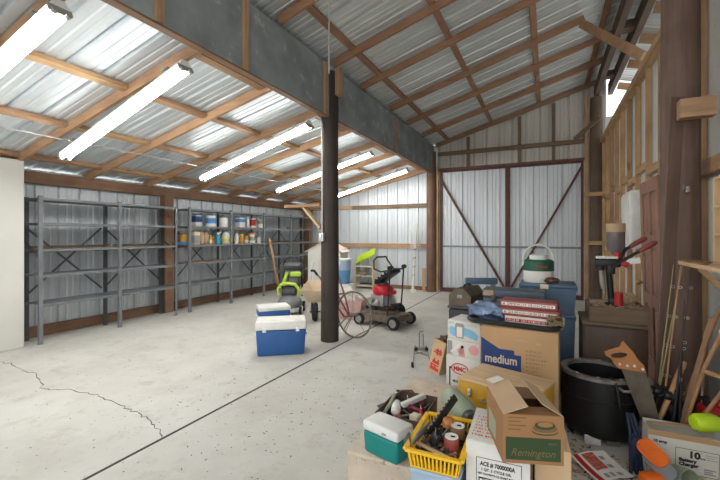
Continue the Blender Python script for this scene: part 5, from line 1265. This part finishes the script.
deco([rect(.03, .185 - .014 * k, .095 - .02 * (k % 3), .1865 - .014 * k) for k in range(6)] + [rect(.280, .195 - .013 * k, .335 - .012 * (k % 2), .1915 - .013 * k) for k in range(3)] + [rect(.275, .11 - .013 * k, .33 - .015 * (k % 2), .1015 - .013 * k) for k in range(3)], 'grey_ink', t, (0, -.0004, 0), name='small_print')
t = thing('plastic_bottle', 'lime green plastic bottle lying on the charger carton', 'bottle', (.875, 3.045, h + .057), rot=(R(90), R(8), R(112)))
mb = MB(); mb.lathe([(0, -.08), (.040, -.08), (.053, -.06), (.055, .02), (.046, .055), (.028, .07), (.028, .08), (0, .08)], 26); obj('bottle_body', mb, 'lime', t)
mb = MB(); mb.lathe([(0, .075), (.034, .075), (.036, .14), (0, .145)], 22); obj('cap', mb, 'lime', t)
# orange flask, blue chair frame, green cup
t = thing('camp_chair', 'folded dark blue camp chair standing left of the charger carton', 'chair', (.50, 2.93, 0), R(10))
for x, m in ((-.03, 'navy'), (.0, 'black_plastic'), (.03, 'navy')):
    mb = MB(); mb.tube([(x, 0, 0), (x * .8, .03, .25), (x * .5 - .02, .05, .36)], .010, 8); obj('frame_tube', mb, m, t)
mb = MB(); mb.lump((.0, .02, .13), (.035, .03, .13), .3, 3, 4, 3)
for v in mb.bm.verts: v.co.z = max(v.co.z, .0)
obj('folded_fabric', mb, 'navy', t)
p0 = P(640, 441, 2.36); p1 = P(662, 462, 2.22)
t = thing('orange_pouch', 'orange rounded case with a grey end leaning on the charger carton', 'case', p1, rot=orient(p0 - p1, (.25, .75, -.6)))
L = (p0 - p1).length
mb = MB(); mb.prism(rr(.048, .088, .046, 8), .03, Matrix(((1, 0, 0, 0), (0, 0, 1, -.015), (0, 1, 0, .06), (0, 0, 0, 1)))); obj('case_body', mb, 'orange', t)
mb = MB(); mb.tube([(.030 * math.cos(q * .55), -.017, .10 + .045 * math.sin(q * .55)) for q in range(11)], .004, 6); obj('raised_ring', mb, 'orange', t)
mb = MB(); mb.prism(rr(.046, .095, .044, 8), .045, Matrix(((1, 0, 0, -.022), (0, 0, 1, -.0), (0, 1, 0, .0), (0, 0, 0, 1)))); obj('grey_end', mb, 'grey_plastic', t, label='grey rounded underside')
mb = MB(); g = P(664, 476, 2.2); mb.box((0, 0, .072), (.13, .09, .144), bev=.03, seg=3)
mb2 = mb; solo('orange_box', mb2, 'orange', 'second orange case low at the bottom edge under the charger carton', 'case', (.535, 2.70, 0), R(30))
t = thing('green_cup', 'dull green cup lying in front of the charger carton', 'cup', (.68, 2.78, .125), rot=(R(78), 0, R(30)))
mb = MB(); mb.lathe([(0, -.06), (.045, -.06), (.055, .06), (.050, .06), (.042, -.05), (0, -.05)], 26); obj('cup_body', mb, 'sage', t)
mb = MB(); mb.tube([(.05, 0, -.03), (.085, 0, -.02), (.088, 0, .03), (.054, 0, .04)], .007, 8); obj('handle', mb, 'sage', t)
mb = MB()
for k in range(120):
    x, y = random.uniform(.64, 1.08), random.uniform(2.56, 2.93); a_ = random.uniform(0, 6.28); L = random.uniform(.03, .09); z = random.uniform(.004, .075)
    mb.bar((x, y, z), (x + L * math.cos(a_), y + L * math.sin(a_), z + random.uniform(-.02, .02)), random.uniform(.006, .03), .004, mi=k % 4)
for v in mb.bm.verts: v.co.z = max(v.co.z, 0)
tag(obj('scrap_heap', mb, ['debris', 'dust', 'dull_steel', 'paper'], None, (0, 0, .001)), 'heap of scraps and wrappers in front of the charger carton', 'scraps', None, 'stuff')
# leaflet on the floor and litter
a = G(574, 463); b = G(606, 458.5); c = G(597, 486); e = b - a; LW = e.length; LH = (c - a).length; ce = (b + c) / 2
t = thing('leaflet', 'red and white printed leaflet on the floor before the drum cooker', 'leaflet', (ce.x, ce.y, 0), math.atan2(e.y, e.x))
def lf(u, v): return (u * LW - LW / 2, v * LH - LH / 2, .012 + .035 * v * v + .012 * math.sin(u * 3.1) ** 2 + .02 * max(0, u - .75) + .006)
mb = MB(); mb.skin(lf, 14, 6, .003); obj('page', mb, 'paper', t)
def strip(u0, u1, v0, v1, m, nm):
    mb = MB(); mb.skin(lambda u, v: Vector(lf(u0 + (u1 - u0) * u, v0 + (v1 - v0) * v)) + Vector((0, 0, .0012)), 10, 4, .0008); obj(nm, mb, m, t)
strip(.05, .18, 0, 1, 'red', 'red_stripe'); strip(.26, .60, .38, .95, 'photo_pic', 'printed_picture')
for k in range(3): strip(.66 + .0 * k, .80, .1 + .3 * k, .22 + .3 * k, 'grey_ink', 'printed_thumbnail')
for k in range(2): strip(.30 + .16 * k, .40 + .16 * k, .08, .24, 'grey_ink', 'printed_thumbnail')
mb = MB()
for k in range(420):
    if k < 260: x, y = random.uniform(.05, .75), random.uniform(2.5, 3.1)
    elif k < 330: x, y = random.uniform(-.05, .25), random.uniform(2.2, 2.9)
    else: x, y = random.uniform(.0, .3), random.uniform(3.05, 3.6)
    a_ = random.uniform(0, 6.28); L = random.uniform(.008, .035)
    mb.bar((x, y, .003), (x + L * math.cos(a_), y + L * math.sin(a_), random.uniform(.002, .008)), random.uniform(.004, .014), .003, mi=k % 3)
for v in mb.bm.verts: v.co.z = max(v.co.z, 0)
tag(obj('floor_litter', mb, ['debris', 'dirt', 'carton_flap'], None, (0, 0, .0005)), 'dry leaf and wood litter around the drum cooker', 'litter', None, 'stuff')
mb = MB()
for k in range(520):
    if k < 200: x, y = random.gauss(-3.0, 1.1), random.gauss(2.6, .9)
    elif k < 380: x, y = random.gauss(-1.6, .6), random.gauss(2.7, .9)
    else: x, y = random.uniform(-5.6, -.8), random.uniform(1.4, 8)
    if x > -1.16 and y < 4.3: continue
    a_ = random.uniform(0, 6.28); L = abs(random.gauss(0, .008)) + .003
    mb.bar((x, y, .001), (x + L * math.cos(a_), y + L * math.sin(a_), .002), random.uniform(.003, .008), .0015)
for v in mb.bm.verts: v.co.z = max(v.co.z, 0)
tag(obj('floor_crumbs', mb, 'dirt', None, (0, 0, .0005)), 'dark crumbs of dirt scattered over the open floor', 'dirt', None, 'stuff')
